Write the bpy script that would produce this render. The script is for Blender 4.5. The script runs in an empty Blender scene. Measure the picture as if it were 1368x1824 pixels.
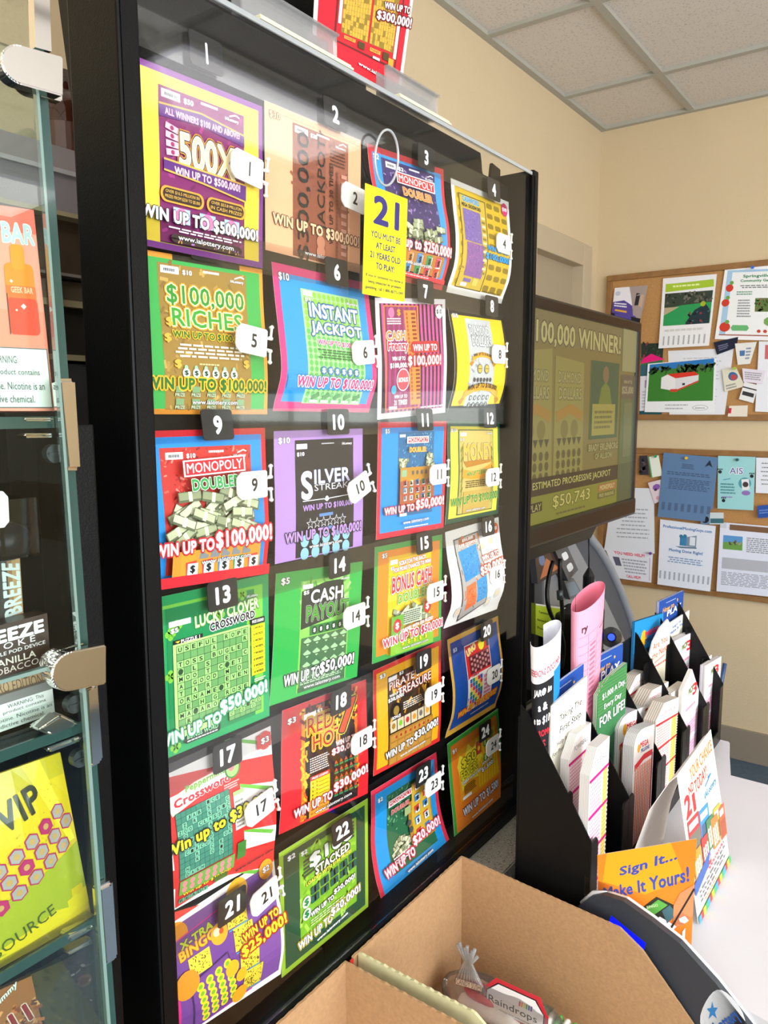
import bpy, bmesh, math, random
from mathutils import Vector, Matrix
random.seed(7)
SC = bpy.context.scene
COL = SC.collection
# ------------------------------------------------------------------ camera
F = 1383.27                                   # focal length in pixels of the 1368 x 1824 frame
yaw, pitch, roll = 0.942775, -0.1324675, -0.0021947
CAM = Vector((-0.57570, -0.66166, 1.51321))
fw = Vector((math.sin(yaw)*math.cos(pitch), math.cos(yaw)*math.cos(pitch), math.sin(pitch)))
r0 = Vector((math.cos(yaw), -math.sin(yaw), 0)); u0_ = r0.cross(fw)
RT = r0*math.cos(roll)+u0_*math.sin(roll); UP = -r0*math.sin(roll)+u0_*math.cos(roll)
cd = bpy.data.cameras.new('camera'); cam = bpy.data.objects.new('camera', cd); COL.objects.link(cam)
cam.matrix_world = Matrix(((RT.x, UP.x, -fw.x, CAM.x), (RT.y, UP.y, -fw.y, CAM.y), (RT.z, UP.z, -fw.z, CAM.z), (0, 0, 0, 1)))
cd.sensor_fit = 'VERTICAL'; cd.sensor_height = 24.0; cd.lens = 24.0*F/1824.0
cd.clip_start = 0.01
cd.dof.use_dof = True; cd.dof.focus_distance = 1.10; cd.dof.aperture_fstop = 18.0
SC.camera = cam
# ------------------------------------------------------------------ world, light, exposure
SC.view_settings.view_transform = 'Standard'; SC.view_settings.look = 'None'
SC.view_settings.gamma = 1.0; SC.view_settings.use_curve_mapping = False
SC.view_settings.exposure = 0.28
wd = bpy.data.worlds.new('world'); SC.world = wd; wd.use_nodes = True
wd.node_tree.nodes['Background'].inputs[0].default_value = (0.85, 0.92, 1.0, 1)
wd.node_tree.nodes['Background'].inputs[1].default_value = 0.6
def area(name, loc, rot, sx, sy, power, col=(1, 1, 1)):
    l = bpy.data.lights.new(name, 'AREA'); l.shape = 'RECTANGLE'; l.size = sx; l.size_y = sy; l.energy = power; l.color = col
    o = bpy.data.objects.new(name, l); COL.objects.link(o); o.location = loc; o.rotation_euler = rot; return o
CEIL = 2.683
# daylight through the shop windows behind the camera, an added side light, and the ceiling lights
area('window_light', (-.2, -3.38, 1.5), (math.radians(90), 0, 0), 3.1, 1.6, 95, (0.93, 0.97, 1.0))
area('added_side_light', (-2.38, -1.6, 1.5), (math.radians(90), 0, math.radians(-90)), 2.8, 1.6, 50, (0.96, 0.98, 1.0))  # added light, no window in this wall; brightens the cards from the left
LAMPS = [(1.75, -1.75), (-1.2, -0.9), (-0.3, -2.3), (1.0, -3.0)]
for i, (x, y) in enumerate(LAMPS):
    area('ceiling_lamp_light', (x, y, CEIL-0.03), (0, 0, 0), 1.1, 0.5, 3.2 if i == 0 else 10, (1.0, 0.96, 0.9))

# ------------------------------------------------------------------ helpers
def hit(px, py, P0, N):
    """point of a real plane (through P0 with normal N) that the survey pixel (px, py) shows"""
    d = ((px-684)*RT-(py-912)*UP)/F+fw
    return CAM+d*((Vector(P0)-CAM).dot(Vector(N))/d.dot(Vector(N)))
AX = (Vector((1, 0, 0)), Vector((0, 1, 0)), Vector((0, 0, 1)))
def on(px, py, ax, v): return hit(px, py, AX[ax]*v, AX[ax])
def lin(c): return c/12.92 if c <= 0.04045 else ((c+0.055)/1.055)**2.4
def hx(s):
    s = s.lstrip('#')
    if len(s) == 3: s = ''.join(ch*2 for ch in s)
    return tuple(lin(int(s[i:i+2], 16)/255) for i in (0, 2, 4))+(1.0,)
def tag(o, label=None, cat=None, group=None, kind=None):
    if label: o['label'] = label
    if cat: o['category'] = cat
    if group: o['group'] = group
    if kind: o['kind'] = kind
    return o
def thing(name, loc, label, cat, group=None):
    o = bpy.data.objects.new(name, None); COL.objects.link(o); o.location = loc; o.empty_display_size = 0.03
    return tag(o, label, cat, group)
def link(name, me, mats, parent=None):
    o = bpy.data.objects.new(name, me); COL.objects.link(o)
    for m in mats: me.materials.append(m)
    vs = me.vertices
    if len(vs):
        lo = [min(v.co[i] for v in vs) for i in range(3)]; hi = [max(v.co[i] for v in vs) for i in range(3)]
        c = Vector(((lo[0]+hi[0])/2, (lo[1]+hi[1])/2, lo[2]))
        me.transform(Matrix.Translation(-c)); o.location = c
    if parent:
        o.parent = parent
        off = Vector((0, 0, 0)); q = parent
        while q: off += q.location; q = q.parent
        o.location = o.location-off
    return o
# ---- materials
def mat(name, col, rough=0.5, metal=0.0, noise=0, nscale=50, bump=0, bscale=200, spec=0.5, coat=0, trans=0, emis=0, ncol=None, bdist=0.002):
    m = bpy.data.materials.new(name); m.use_nodes = True; nt = m.node_tree; b = nt.nodes['Principled BSDF']
    c = hx(col) if isinstance(col, str) else col
    b.inputs['Base Color'].default_value = c; b.inputs['Roughness'].default_value = rough; b.inputs['Metallic'].default_value = metal
    b.inputs['Specular IOR Level'].default_value = spec; b.inputs['Coat Weight'].default_value = coat; b.inputs['Transmission Weight'].default_value = trans
    if emis: b.inputs['Emission Color'].default_value = c; b.inputs['Emission Strength'].default_value = emis
    tc = nt.nodes.new('ShaderNodeTexCoord')
    if noise:
        n = nt.nodes.new('ShaderNodeTexNoise'); n.inputs['Scale'].default_value = nscale; n.inputs['Detail'].default_value = 6
        nt.links.new(tc.outputs['Object'], n.inputs['Vector'])
        r = nt.nodes.new('ShaderNodeMapRange'); r.inputs[1].default_value = .3; r.inputs[2].default_value = .7
        nt.links.new(n.outputs['Fac'], r.inputs[0])
        mx = nt.nodes.new('ShaderNodeMix'); mx.data_type = 'RGBA'
        d = hx(ncol) if ncol else tuple(v*(1-noise) for v in c[:3])+(1,)
        mx.inputs[6].default_value = c; mx.inputs[7].default_value = d
        nt.links.new(r.outputs[0], mx.inputs[0]); nt.links.new(mx.outputs[2], b.inputs['Base Color'])
    if bump:
        n = nt.nodes.new('ShaderNodeTexNoise'); n.inputs['Scale'].default_value = bscale; n.inputs['Detail'].default_value = 4
        nt.links.new(tc.outputs['Object'], n.inputs['Vector'])
        bp = nt.nodes.new('ShaderNodeBump'); bp.inputs['Strength'].default_value = bump; bp.inputs['Distance'].default_value = bdist
        nt.links.new(n.outputs['Fac'], bp.inputs['Height']); nt.links.new(bp.outputs[0], b.inputs['Normal'])
    return m
def inkmat(name, rough=0.4, emis=0, spec=0.5, coat=0):
    m = bpy.data.materials.new(name); m.use_nodes = True; nt = m.node_tree; b = nt.nodes['Principled BSDF']
    a = nt.nodes.new('ShaderNodeAttribute'); a.attribute_name = 'ink'
    b.inputs['Roughness'].default_value = rough; b.inputs['Specular IOR Level'].default_value = spec; b.inputs['Coat Weight'].default_value = coat
    if emis:
        b.inputs['Base Color'].default_value = (0.01, 0.01, 0.01, 1)
        nt.links.new(a.outputs['Color'], b.inputs['Emission Color']); b.inputs['Emission Strength'].default_value = emis
    else: nt.links.new(a.outputs['Color'], b.inputs['Base Color'])
    return m
def glassy(name, tint=(1, 1, 1, 1), rough=0.02, k=1.0, ior=1.45, milk=0):
    """thin clear sheet: see-through with the mirror share of its index of refraction"""
    m = bpy.data.materials.new(name); m.use_nodes = True; nt = m.node_tree; nt.nodes.clear()
    o = nt.nodes.new('ShaderNodeOutputMaterial'); t = nt.nodes.new('ShaderNodeBsdfTransparent'); g = nt.nodes.new('ShaderNodeBsdfGlossy')
    t.inputs[0].default_value = tint; g.inputs['Roughness'].default_value = rough
    f = nt.nodes.new('ShaderNodeFresnel'); f.inputs[0].default_value = ior
    mu = nt.nodes.new('ShaderNodeMath'); mu.operation = 'MULTIPLY'; mu.inputs[1].default_value = k; nt.links.new(f.outputs[0], mu.inputs[0])
    mx = nt.nodes.new('ShaderNodeMixShader'); nt.links.new(mu.outputs[0], mx.inputs[0]); nt.links.new(t.outputs[0], mx.inputs[1]); nt.links.new(g.outputs[0], mx.inputs[2])
    if milk:
        df = nt.nodes.new('ShaderNodeBsdfDiffuse'); df.inputs[0].default_value = (.8, .8, .8, 1); m2 = nt.nodes.new('ShaderNodeMixShader'); m2.inputs[0].default_value = milk
        nt.links.new(mx.outputs[0], m2.inputs[1]); nt.links.new(df.outputs[0], m2.inputs[2]); mx = m2
    nt.links.new(mx.outputs[0], o.inputs[0]); return m
PRINT = inkmat('printed_card', 0.42, coat=0.12); PAPER = inkmat('printed_paper', 0.75, spec=0.25); FOIL = inkmat('printed_foil', 0.28, coat=0.5)
SCREEN = inkmat('lit_screen', 0.25, emis=0.85)
BLACK = mat('black_metal', '#070708', 0.42, noise=.35, nscale=30, bump=.15, bscale=500, spec=.16)
BPLAS = mat('black_plastic', '#0a0a0b', 0.38, bump=.1, bscale=900, spec=.3)
GPLAS = mat('grey_plastic', '#3c3e42', 0.4, bump=.1, bscale=900)
BEZEL = mat('gloss_black_bezel', '#111113', 0.22, spec=.3)
CHROME = mat('chrome', '#e8e4de', 0.06, metal=1.0)
GREENE = mat('green_glass_edge', '#2e4a45', 0.12, coat=.3)
PGLASS = mat('pale_glass_edge', '#7b958d', 0.12, trans=.2, coat=.3)
ACRYL = glassy('clear_acrylic', (.985, .99, .99, 1), 0.03, .11)
ACRTOP = glassy('clear_acrylic_lid', (.86, .86, .87, 1), 0.12, .45, milk=.04)
ACRST = glassy('clear_strip', (.95, .95, .95, 1), 0.06, .16)
GLASS = glassy('shelf_glass', (.93, .97, .95, 1), 0.0, .5)
BAG = glassy('clear_bag_film', (.95, .95, .96, 1), 0.12, 1.3, milk=.07)
CLRED = mat('acrylic_edge', '#cfd4d6', 0.1, trans=.5, coat=.5)
TAGW = mat('white_tag_plastic', '#eeeee8', 0.35)
WALL = mat('beige_wall_paint', '#d5c19e', 0.8, bump=.35, bscale=160, noise=.03, nscale=3)
FRAMEW = mat('tan_door_paint', '#bfae92', 0.6)
TBAR = mat('ceiling_grid_paint', '#aeaca2', 0.6)
WHITEC = mat('white_laminate', '#d9d9df', 0.35, noise=.05, nscale=8, bump=.06, bscale=300)
KRAFT = mat('cardboard', '#b08a62', 0.85, noise=.16, nscale=180, bump=.3, bscale=260)
KRAFTE = mat('cardboard_cut_edge', '#a78660', 0.9, noise=.3, nscale=400, bump=.6, bscale=500)
OAK = mat('oak_board_frame', '#9a6f40', 0.5, noise=.25, nscale=30)
CARPET = mat('blue_grey_floor', '#4c5f70', 0.8, noise=.2, nscale=60)
BASEB = mat('tan_baseboard', '#8f8474', 0.6)
WOOD = mat('brown_wood_shelf', '#4a3a2c', 0.5, noise=.4, nscale=20)
CREAM = mat('cream_edge', '#a89a78', 0.5)
MAUVE = mat('mauve_grey_fascia', '#9a8f8e', 0.5, noise=.12, nscale=6)
DGREY = mat('dusty_dark_grey_panel', '#47464a', 0.6, noise=.5, nscale=9, ncol='#2a2a2e')
STEEL = mat('grey_pole_steel', '#4d5558', 0.35, metal=.6)
WPLAS = mat('white_shell_plastic', '#d8dadd', 0.35)
def voronoi_mat(name, base, specks, scale, rough):
    m = bpy.data.materials.new(name); m.use_nodes = True; nt = m.node_tree; b = nt.nodes['Principled BSDF']; b.inputs['Roughness'].default_value = rough
    tc = nt.nodes.new('ShaderNodeTexCoord'); prev = None
    for i, (c, th, sc) in enumerate(specks):
        v = nt.nodes.new('ShaderNodeTexVoronoi'); v.inputs['Scale'].default_value = scale*sc; nt.links.new(tc.outputs['Object'], v.inputs['Vector'])
        l = nt.nodes.new('ShaderNodeMath'); l.operation = 'LESS_THAN'; l.inputs[1].default_value = th; nt.links.new(v.outputs['Distance'], l.inputs[0])
        mx = nt.nodes.new('ShaderNodeMix'); mx.data_type = 'RGBA'; mx.inputs[6].default_value = hx(base); mx.inputs[7].default_value = hx(c)
        if prev: nt.links.new(prev, mx.inputs[6])
        nt.links.new(l.outputs[0], mx.inputs[0]); prev = mx.outputs[2]
    nt.links.new(prev, b.inputs['Base Color']); return m
TERR = voronoi_mat('terrazzo', '#8f8c80', [('#6e6c63', .3, 1), ('#b8b5aa', .25, 1.7), ('#3c3b38', .16, .8)], 170, .4)
TILE = voronoi_mat('acoustic_tile', '#ddd6cf', [('#c6bfb8', .26, 1), ('#b4ada6', .2, 2.3)], 95, .9)
CORK = voronoi_mat('cork', '#b98a54', [('#a87945', .35, 1), ('#c79a66', .25, 1.4)], 260, .9)
# ---- plain mesh helpers
def bm_obj(name, bm, m, parent=None, smooth=False):
    me = bpy.data.meshes.new(name); bmesh.ops.recalc_face_normals(bm, faces=bm.faces); bm.to_mesh(me); bm.free()
    if smooth:
        for p in me.polygons: p.use_smooth = True
    return link(name, me, m if isinstance(m, (list, tuple)) else [m], parent)
def add_box(bm, a, b, bev=0):
    a = Vector(a); b = Vector(b)
    r = bmesh.ops.create_cube(bm, size=1, matrix=Matrix.Translation((a+b)/2) @ Matrix.Diagonal((abs(b.x-a.x), abs(b.y-a.y), abs(b.z-a.z), 1)))
    if bev:
        es = list({e for v in r['verts'] for e in v.link_edges}); bmesh.ops.bevel(bm, geom=es, offset=bev, segments=2, affect='EDGES', profile=.6)
def box(name, a, b, m, parent=None, bev=0.0):
    bm = bmesh.new(); add_box(bm, a, b, bev); return bm_obj(name, bm, m, parent)
def add_prism(bm, pts, ext):
    """closed outline pts (3D, planar) pushed along the vector ext"""
    ext = Vector(ext); n = len(pts); A = [bm.verts.new(Vector(p)) for p in pts]; B = [bm.verts.new(Vector(p)+ext) for p in pts]
    bm.faces.new(A); bm.faces.new(B[::-1])
    for i in range(n): bm.faces.new((A[i], B[i], B[(i+1) % n], A[(i+1) % n]))
def prism(name, pts, ext, m, parent=None, bev=0):
    bm = bmesh.new(); add_prism(bm, pts, ext)
    if bev: bmesh.ops.bevel(bm, geom=list(bm.edges), offset=bev, segments=2, affect='EDGES')
    return bm_obj(name, bm, m, parent)
def add_tube(bm, pts, rad, seg=10, cap=True):
    pts = [Vector(p) for p in pts]; rings = []
    for i, p in enumerate(pts):
        t = (pts[min(i+1, len(pts)-1)]-pts[max(i-1, 0)]).normalized()
        a = t.orthogonal().normalized() if i == 0 else (rings_a-t*rings_a.dot(t)).normalized()
        rings_a = a; b = t.cross(a); r = rad[i] if isinstance(rad, (list, tuple)) else rad
        rings.append([bm.verts.new(p+(a*math.cos(j*2*math.pi/seg)+b*math.sin(j*2*math.pi/seg))*r) for j in range(seg)])
    for x, y in zip(rings, rings[1:]):
        for j in range(seg): bm.faces.new((x[j], x[(j+1) % seg], y[(j+1) % seg], y[j]))
    if cap: bm.faces.new(rings[0][::-1]); bm.faces.new(rings[-1])
def tube(name, pts, rad, m, parent=None, seg=10):
    bm = bmesh.new(); add_tube(bm, pts, rad, seg); return bm_obj(name, bm, m, parent, True)
def bez(p0, p1, p2, p3, n=14):
    p0, p1, p2, p3 = map(Vector, (p0, p1, p2, p3)); o = []
    for i in range(n+1):
        t = i/n; s = 1-t; o.append(p0*s**3+p1*3*s*s*t+p2*3*s*t*t+p3*t**3)
    return o
# ---- lettering
_tc = {}
def textgeo(s, off, shear, sp=None):
    sp = off if sp is None else sp; key = (s, off, shear, sp)
    if key in _tc: return _tc[key]
    cu = bpy.data.curves.new('t', 'FONT'); cu.body = s; cu.size = 1; cu.offset = off; cu.shear = shear; cu.space_character = 1+max(0, sp)*1.6; cu.resolution_u = 2 if len(s) > 5 else 4; cu.fill_mode = 'BOTH' if False else 'FRONT'
    ob = bpy.data.objects.new('t', cu); me = bpy.data.meshes.new_from_object(ob)
    vs = [(v.co.x, v.co.y) for v in me.vertices]; fs = [tuple(p.vertices) for p in me.polygons]
    bpy.data.objects.remove(ob); bpy.data.curves.remove(cu); bpy.data.meshes.remove(me)
    _tc[key] = (vs, fs); return _tc[key]
class Ink:
    """a printed sheet: outline plus flat print in sheet coordinates u, v (0..1, v downward), laid on a quad or on a curved map"""
    def __init__(k, quad=None, fn=None, size=None, bend=None, thick=.0005, layer=.00007):
        k.quad = [Vector(q) for q in quad] if quad else None; k.fn = fn; k.bend = bend; k.thick = thick; k.eps = layer
        if quad:
            a, b, c, d = k.quad; k.W = ((b-a).length+(c-d).length)/2; k.H = ((d-a).length+(c-b).length)/2
            k.n = ((b-a)+(c-d)).cross((a-d)+(b-c)).normalized()
        else: k.W, k.H = size
        k.items = []; k.lay = 1; k.base = None
    def add(k, pts_faces, col, bump=True):
        vs, fs = pts_faces; k.items.append((vs, fs, col, k.lay)); k.lay += 1 if bump else 0
    def P(k, pts, c, bump=True): k.add((pts, [tuple(range(len(pts)))]), c, bump); return k
    def R(k, a, b, c, d, col, bump=True, rot=0):
        p = [(a, b), (c, b), (c, d), (a, d)]
        if rot: p = k.rotp(p, (a+c)/2, (b+d)/2, rot)
        return k.P(p, col, bump)
    def rotp(k, pts, u, v, rot):
        r = math.radians(rot); cs, sn = math.cos(r), math.sin(r); o = []
        for a, b in pts:
            x = (a-u)*k.W; y = -(b-v)*k.H; o.append((u+(x*cs-y*sn)/k.W, v-(x*sn+y*cs)/k.H))
        return o
    def C(k, u, v, r, col, bump=True, ry=None, n=20, rot=0):
        """ellipse, r as a share of the width"""
        ry = r if ry is None else ry
        p = [(u+r*math.cos(t), v+ry*k.W/k.H*math.sin(t)) for t in [i*2*math.pi/n for i in range(n)]]
        if rot: p = k.rotp(p, u, v, rot)
        return k.P(p, col, bump)
    def RR(k, a, b, c, d, rad, col, bump=True, rot=0):
        ru = rad; rv = rad*k.W/k.H; p = []
        for cx, cy, s in ((c-ru, b+rv, -90), (c-ru, d-rv, 0), (a+ru, d-rv, 90), (a+ru, b+rv, 180)):
            for i in range(5): t = math.radians(s+i*22.5); p.append((cx+ru*math.cos(t), cy+rv*math.sin(t)))
        if rot: p = k.rotp(p, (a+c)/2, (b+d)/2, rot)
        return k.P(p, col, bump)
    def T(k, s, u, v, w, h, col, out=(), rot=0, bold=.042, shear=0, arc=0):
        """text centred on (u, v), w wide and h high; out = outlines as (colour, extra offset), widest first"""
        tiny = h*k.H < .0055; bv, bf = textgeo(s, bold*.6 if tiny else 0, shear, bold); e = 0 if tiny else bold
        x0 = min(p[0] for p in bv)-e; x1 = max(p[0] for p in bv)+e; y0 = min(p[1] for p in bv)-e; y1 = max(p[1] for p in bv)+e
        for c, off in list(out)+[(col, 0)]:
            if tiny: vs, fs = textgeo(s, bold*.6+off, shear, bold); sh = [(0, 0)]
            else:
                vs, fs = bv, bf; r = bold+off; n = 4 if r < .03 else 8; sh = [(0, 0)]
                if r > .003: sh += [(r*math.cos((i+.5)*2*math.pi/n), r*math.sin((i+.5)*2*math.pi/n)) for i in range(n)]
                if r > .075: sh += [(r*.5*math.cos(i*math.pi/3), r*.5*math.sin(i*math.pi/3)) for i in range(6)]
            for q, (sx, sy) in enumerate(sh):
                pts = []
                for x, y in vs:
                    a = (x+sx-x0)/(x1-x0)-.5; b = (y+sy-y0)/(y1-y0)-.5
                    pts.append((u+a*w, v-b*h-arc*(1-4*a*a)))
                if rot: pts = k.rotp(pts, u, v, rot)
                k.items.append((pts, fs, c, k.lay+q*.9/len(sh)))
            k.lay += 1
        return k
    def N(k, s, u, v, h, c, sq=.85, bold=.02, **a):
        """text at its natural proportions (times sq), h high"""
        bv, bf = textgeo(s, 0, 0, bold); xs = [p[0] for p in bv]; ys = [p[1] for p in bv]
        return k.T(s, u, v, h*k.H*(max(xs)-min(xs))/(max(ys)-min(ys))*sq/k.W, h, c, bold=bold, **a)
    def M(k, a, b, c, d, n, col, centre=False, fill=.5):
        """small print too fine to read: n lines of word-long strokes"""
        lh = (d-b)/n; vs = []; fs = []
        for i in range(n):
            y = b+lh*(i+.5); x = a; end = c-(random.random()*.15*(c-a))
            if centre: dd = random.random()*.15*(c-a); x = a+dd; end = c-dd
            while x < end-.002:
                w = min(end-x, (c-a)*random.uniform(.05, .14)); t = len(vs)
                vs += [(x, y-lh*fill/2), (x+w, y-lh*fill/2), (x+w, y+lh*fill/2), (x, y+lh*fill/2)]; fs.append((t, t+1, t+2, t+3)); x += w+(c-a)*.022
        k.add((vs, fs), col); return k
    def grid(k, a, b, c, d, nx, ny, fn):
        for j in range(ny):
            for i in range(nx): fn(a+(c-a)*(i+.5)/nx, b+(d-b)*(j+.5)/ny, i, j)
        k.lay += 1; return k
    def L(k, pts, w, col, bump=True):
        """stroke of width w (share of sheet width) through pts"""
        for (a, b), (c, d) in zip(pts, pts[1:]):
            dx = (c-a)*k.W; dy = (d-b)*k.H; l = math.hypot(dx, dy) or 1; nx = -dy/l*w*k.W/2; ny = dx/l*w*k.W/2
            k.P([(a+nx/k.W, b+ny/k.H), (c+nx/k.W, d+ny/k.H), (c-nx/k.W, d-ny/k.H), (a-nx/k.W, b-ny/k.H)], col, False)
        if bump: k.lay += 1
        return k
    def noise(k, a, b, c, d, n, cols, s=.02):
        for _ in range(n):
            x = random.uniform(a, c); y = random.uniform(b, d); r = random.uniform(.4, 1)*s
            k.P(k.rotp([(x-r, y-r*.4), (x+r, y-r*.4), (x+r, y+r*.4), (x-r, y+r*.4)], x, y, random.uniform(0, 180)), random.choice(cols), False)
        k.lay += 1; return k
    def point(k, u, v, z):
        if k.fn: return k.fn(u, v, z)
        a, b, c, d = k.quad; p = (a*(1-u)+b*u)*(1-v)+(d*(1-u)+c*u)*v
        return p+k.n*(z+(k.bend(u, v) if k.bend else 0))
    def build(k, name, m=None, parent=None, face='#ffffff', side='#e8e6e0', back='#efeeea', outline=None, cuts=(0, 0), slices=1, sidealt=None, bev=None):
        bm = bmesh.new(); ci = bm.faces.layers.int.new('ci'); pal = {}
        def idx(c): return pal.setdefault(c, len(pal))
        ol = outline or [(0, 0), (1, 0), (1, 1), (0, 1)]
        fr = [bm.verts.new((u, v, 0)) for u, v in ol]
        f = bm.faces.new(fr); f[ci] = idx(face)
        prev = fr
        for s in range(slices):
            nx = [bm.verts.new((u, v, -k.thick*(s+1)/slices)) for u, v in ol]
            for i in range(len(ol)):
                f = bm.faces.new((prev[i], nx[i], nx[(i+1) % len(ol)], prev[(i+1) % len(ol)])); f[ci] = idx(side if (s % 2 == 0 or not sidealt) else sidealt)
            prev = nx
        f = bm.faces.new(prev[::-1]); f[ci] = idx(back)
        for vs, fs, col, lay in k.items:
            z = lay*k.eps; vv = [bm.verts.new((a, b, z)) for a, b in vs]; ic = idx(col)
            for t in fs:
                try: f = bm.faces.new([vv[i] for i in t]); f[ci] = ic
                except ValueError: pass
        for n, ax in ((cuts[0], 0), (cuts[1], 1)):
            for i in range(1, n):
                co = [0, 0, 0]; no = [0, 0, 0]; co[ax] = i/n; no[ax] = 1
                bmesh.ops.bisect_plane(bm, geom=list(bm.verts)+list(bm.edges)+list(bm.faces), plane_co=co, plane_no=no, dist=1e-6)
        for v in bm.verts: v.co = k.point(v.co.x, v.co.y, v.co.z)
        me = bpy.data.meshes.new(name); bm.normal_update()
        cols = [c for c, _ in sorted(pal.items(), key=lambda t: t[1])]; cl = [hx(c) for c in cols]
        tr = [(f[ci], len(f.verts)) for f in bm.faces]
        bm.to_mesh(me); bm.free()
        at = me.color_attributes.new('ink', 'FLOAT_COLOR', 'CORNER'); data = []
        for i, n in tr: data += list(cl[i])*n
        at.data.foreach_set('color', data)
        return link(name, me, [m or PRINT], parent)
def quad(pts, ax, v):
    return [on(x, y, ax, v) for x, y in pts]
def prof(vals):
    vals = [a/1000 for a in vals]
    def f(u, v):
        t = max(0, min(1, v))*(len(vals)-1); i = min(int(t), len(vals)-2); s = t-i
        g = lambda j: vals[max(0, min(len(vals)-1, j))]
        p0, p1, p2, p3 = g(i-1), g(i), g(i+1), g(i+2)
        return .5*((2*p1)+(p2-p0)*s+(2*p0-5*p1+4*p2-p3)*s*s+(3*p1-p0-3*p2+p3)*s**3)
    return f
# ------------------------------------------------------------------ the 24 ticket cards
YC = -0.010
K_ = '#141414'; W_ = '#ffffff'
def top(k, u, price, c=W_, web=True, v=.085, u2=.9, pc=W_):
    """the strip of small marks along a ticket's upper edge"""
    k.R(u, v, u+.13, v+.045, W_); k.M(u+.02, v+.012, u+.11, v+.035, 1, '#666666', fill=.8)
    if price: k.T(price, u+.19, v+.028, .07, .035, pc, [(K_, .03)])
    if web: k.M(.5, v-.005, .64, v+.015, 1, c, fill=.7)
    k.T('IALottery', u2-.06, v+.04, .11, .024, W_, [('#333333', .05)]); k.L([(u2-.08, v+.02), (u2-.03, v+.002), (u2, v+.012)], .008, W_)
def web(k, u, v, w, h=.035, rot=0, c=W_): k.T('www.ialottery.com', u, v, w, h, c, [(K_, .05)], rot=rot, bold=.01)
def win(k, s, u, v, w, h, c, o, rot=0, **a): k.T(s, u, v, w, h, c, o, rot=rot, **a)
def frame(k, c1, c2, b=.06, r=False):
    k.face = c1; bv = b*k.W/k.H; k.R(b, bv, 1-b, 1-bv, c2)
def c1(k):
    frame(k, '#7d2f8c', '#f2d43c', .035); k.R(.2, .1, .84, .955, '#7c1560')
    k.noise(.22, .12, .82, .93, 60, ['#9a2278', '#641050', '#a83086'], .03)
    k.R(.2, .955, .84, .962, K_); top(k, .22, '$50', v=.115, u2=.8)
    k.P([(.2, .2), (.5, .18), (.84, .22), (.84, .29), (.5, .25), (.2, .27)], '#5a1a78'); k.L([(.2, .2), (.5, .18), (.84, .22)], .01, '#d9a23a')
    k.T('ALL WINNERS $100 AND ABOVE!', .52, .235, .56, .045, '#f0b8d8', [('#5a1a50', .02)])
    for i in range(4): k.R(.24, .3+.045*i, .33, .335+.045*i, '#d8b8c8', rot=-12+6*i); k.C(.285, .318+.045*i, .013, '#a02060')
    for i in range(3): k.R(.76, .34+.05*i, .84, .375+.05*i, '#c8a8c0', rot=15)
    k.T('500X', .54, .42, .42, .19, '#f4e6b0', [('#c8891e', .085), (K_, .055), ('#f6ead8', .03)], bold=.01)
    k.P([(.22, .5), (.84, .52), (.84, .62), (.5, .58), (.22, .56)], '#5a1a78'); k.L([(.22, .5), (.84, .52)], .01, '#e0b040'); k.L([(.22, .56), (.5, .58), (.84, .62)], .01, '#e0b040')
    k.T('WIN UP TO $500,000!', .54, .552, .5, .052, '#f6c8dc', [('#501050', .03)])
    for a, s, t in ((.35, 'OVER $16.5 MILLION IN', 'PRIZES FROM $250 TO $5,000'), (.68, 'OVER $53.8 MILLION', 'IN CASH PRIZES!')):
        k.RR(a-.155, .645, a+.155, .735, .04, '#e8a030'); k.RR(a-.14, .655, a+.14, .725, .035, '#2a1408')
        k.T(s, a, .675, .24, .02, '#f0c050', bold=.0); k.T(t, a, .703, .25, .02, '#f0c050', bold=.0)
    for i in range(3): k.R(.28+.19*i, .755, .4+.19*i, .84, '#a8c8e8'); k.C(.34+.19*i, .8, .045, '#d878a8')
    win(k, 'WIN UP TO $500,000!', .5, .815, .88, .085, '#fdfdfd', [(K_, .055)])
    k.M(.24, .865, .8, .895, 2, W_, True); k.RR(.26, .905, .8, .955, .03, '#2a1a10'); k.noise(.28, .93, .78, .952, 14, ['#b070c0', '#d0a040'], .012); web(k, .52, .925, .42, .036)
def c2(k):
    k.face = '#f2b488'; k.R(.02, .05, .98, .052, '#6b5040'); k.R(.26, .07, .85, .99, '#8a4a33'); k.R(.6, .07, .85, .99, '#9c5a40')
    k.noise(.26, .07, .85, .98, 50, ['#7c4030', '#98553d'], .03); k.T('$30', .09, .075, .1, .055, '#f2b488', [(K_, .06)]); top(k, .28, '$30', v=.085, u2=.82)
    k.T('$300,000', .37, .56, .84, .14, K_, rot=90, bold=.01); k.T('JACKPOT', .56, .43, .62, .11, K_, rot=90, bold=.005)
    k.T('WIN UP TO 30 TIMES!', .655, .55, .55, .045, '#3a1a12', rot=90)
    k.M(.63, .15, .82, .27, 5, '#5a3022', True)
    k.grid(.68, .3, .76, .98, 1, 24, lambda u, v, i, j: k.C(u, v, .013, '#7a3c2c', False)); k.grid(.75, .3, .84, .98, 1, 12, lambda u, v, i, j: k.R(u-.03, v-.018, u+.03, v+.01, '#c9907a', False))
    win(k, 'WIN UP TO $300,000!', .52, .775, .92, .09, '#f0c49a', [('#4a2418', .06)]); k.C(.54, .85, .045, '#b87a5c'); k.C(.54, .92, .045, '#b87a5c'); web(k, .58, .955, .42, .038)
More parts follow.
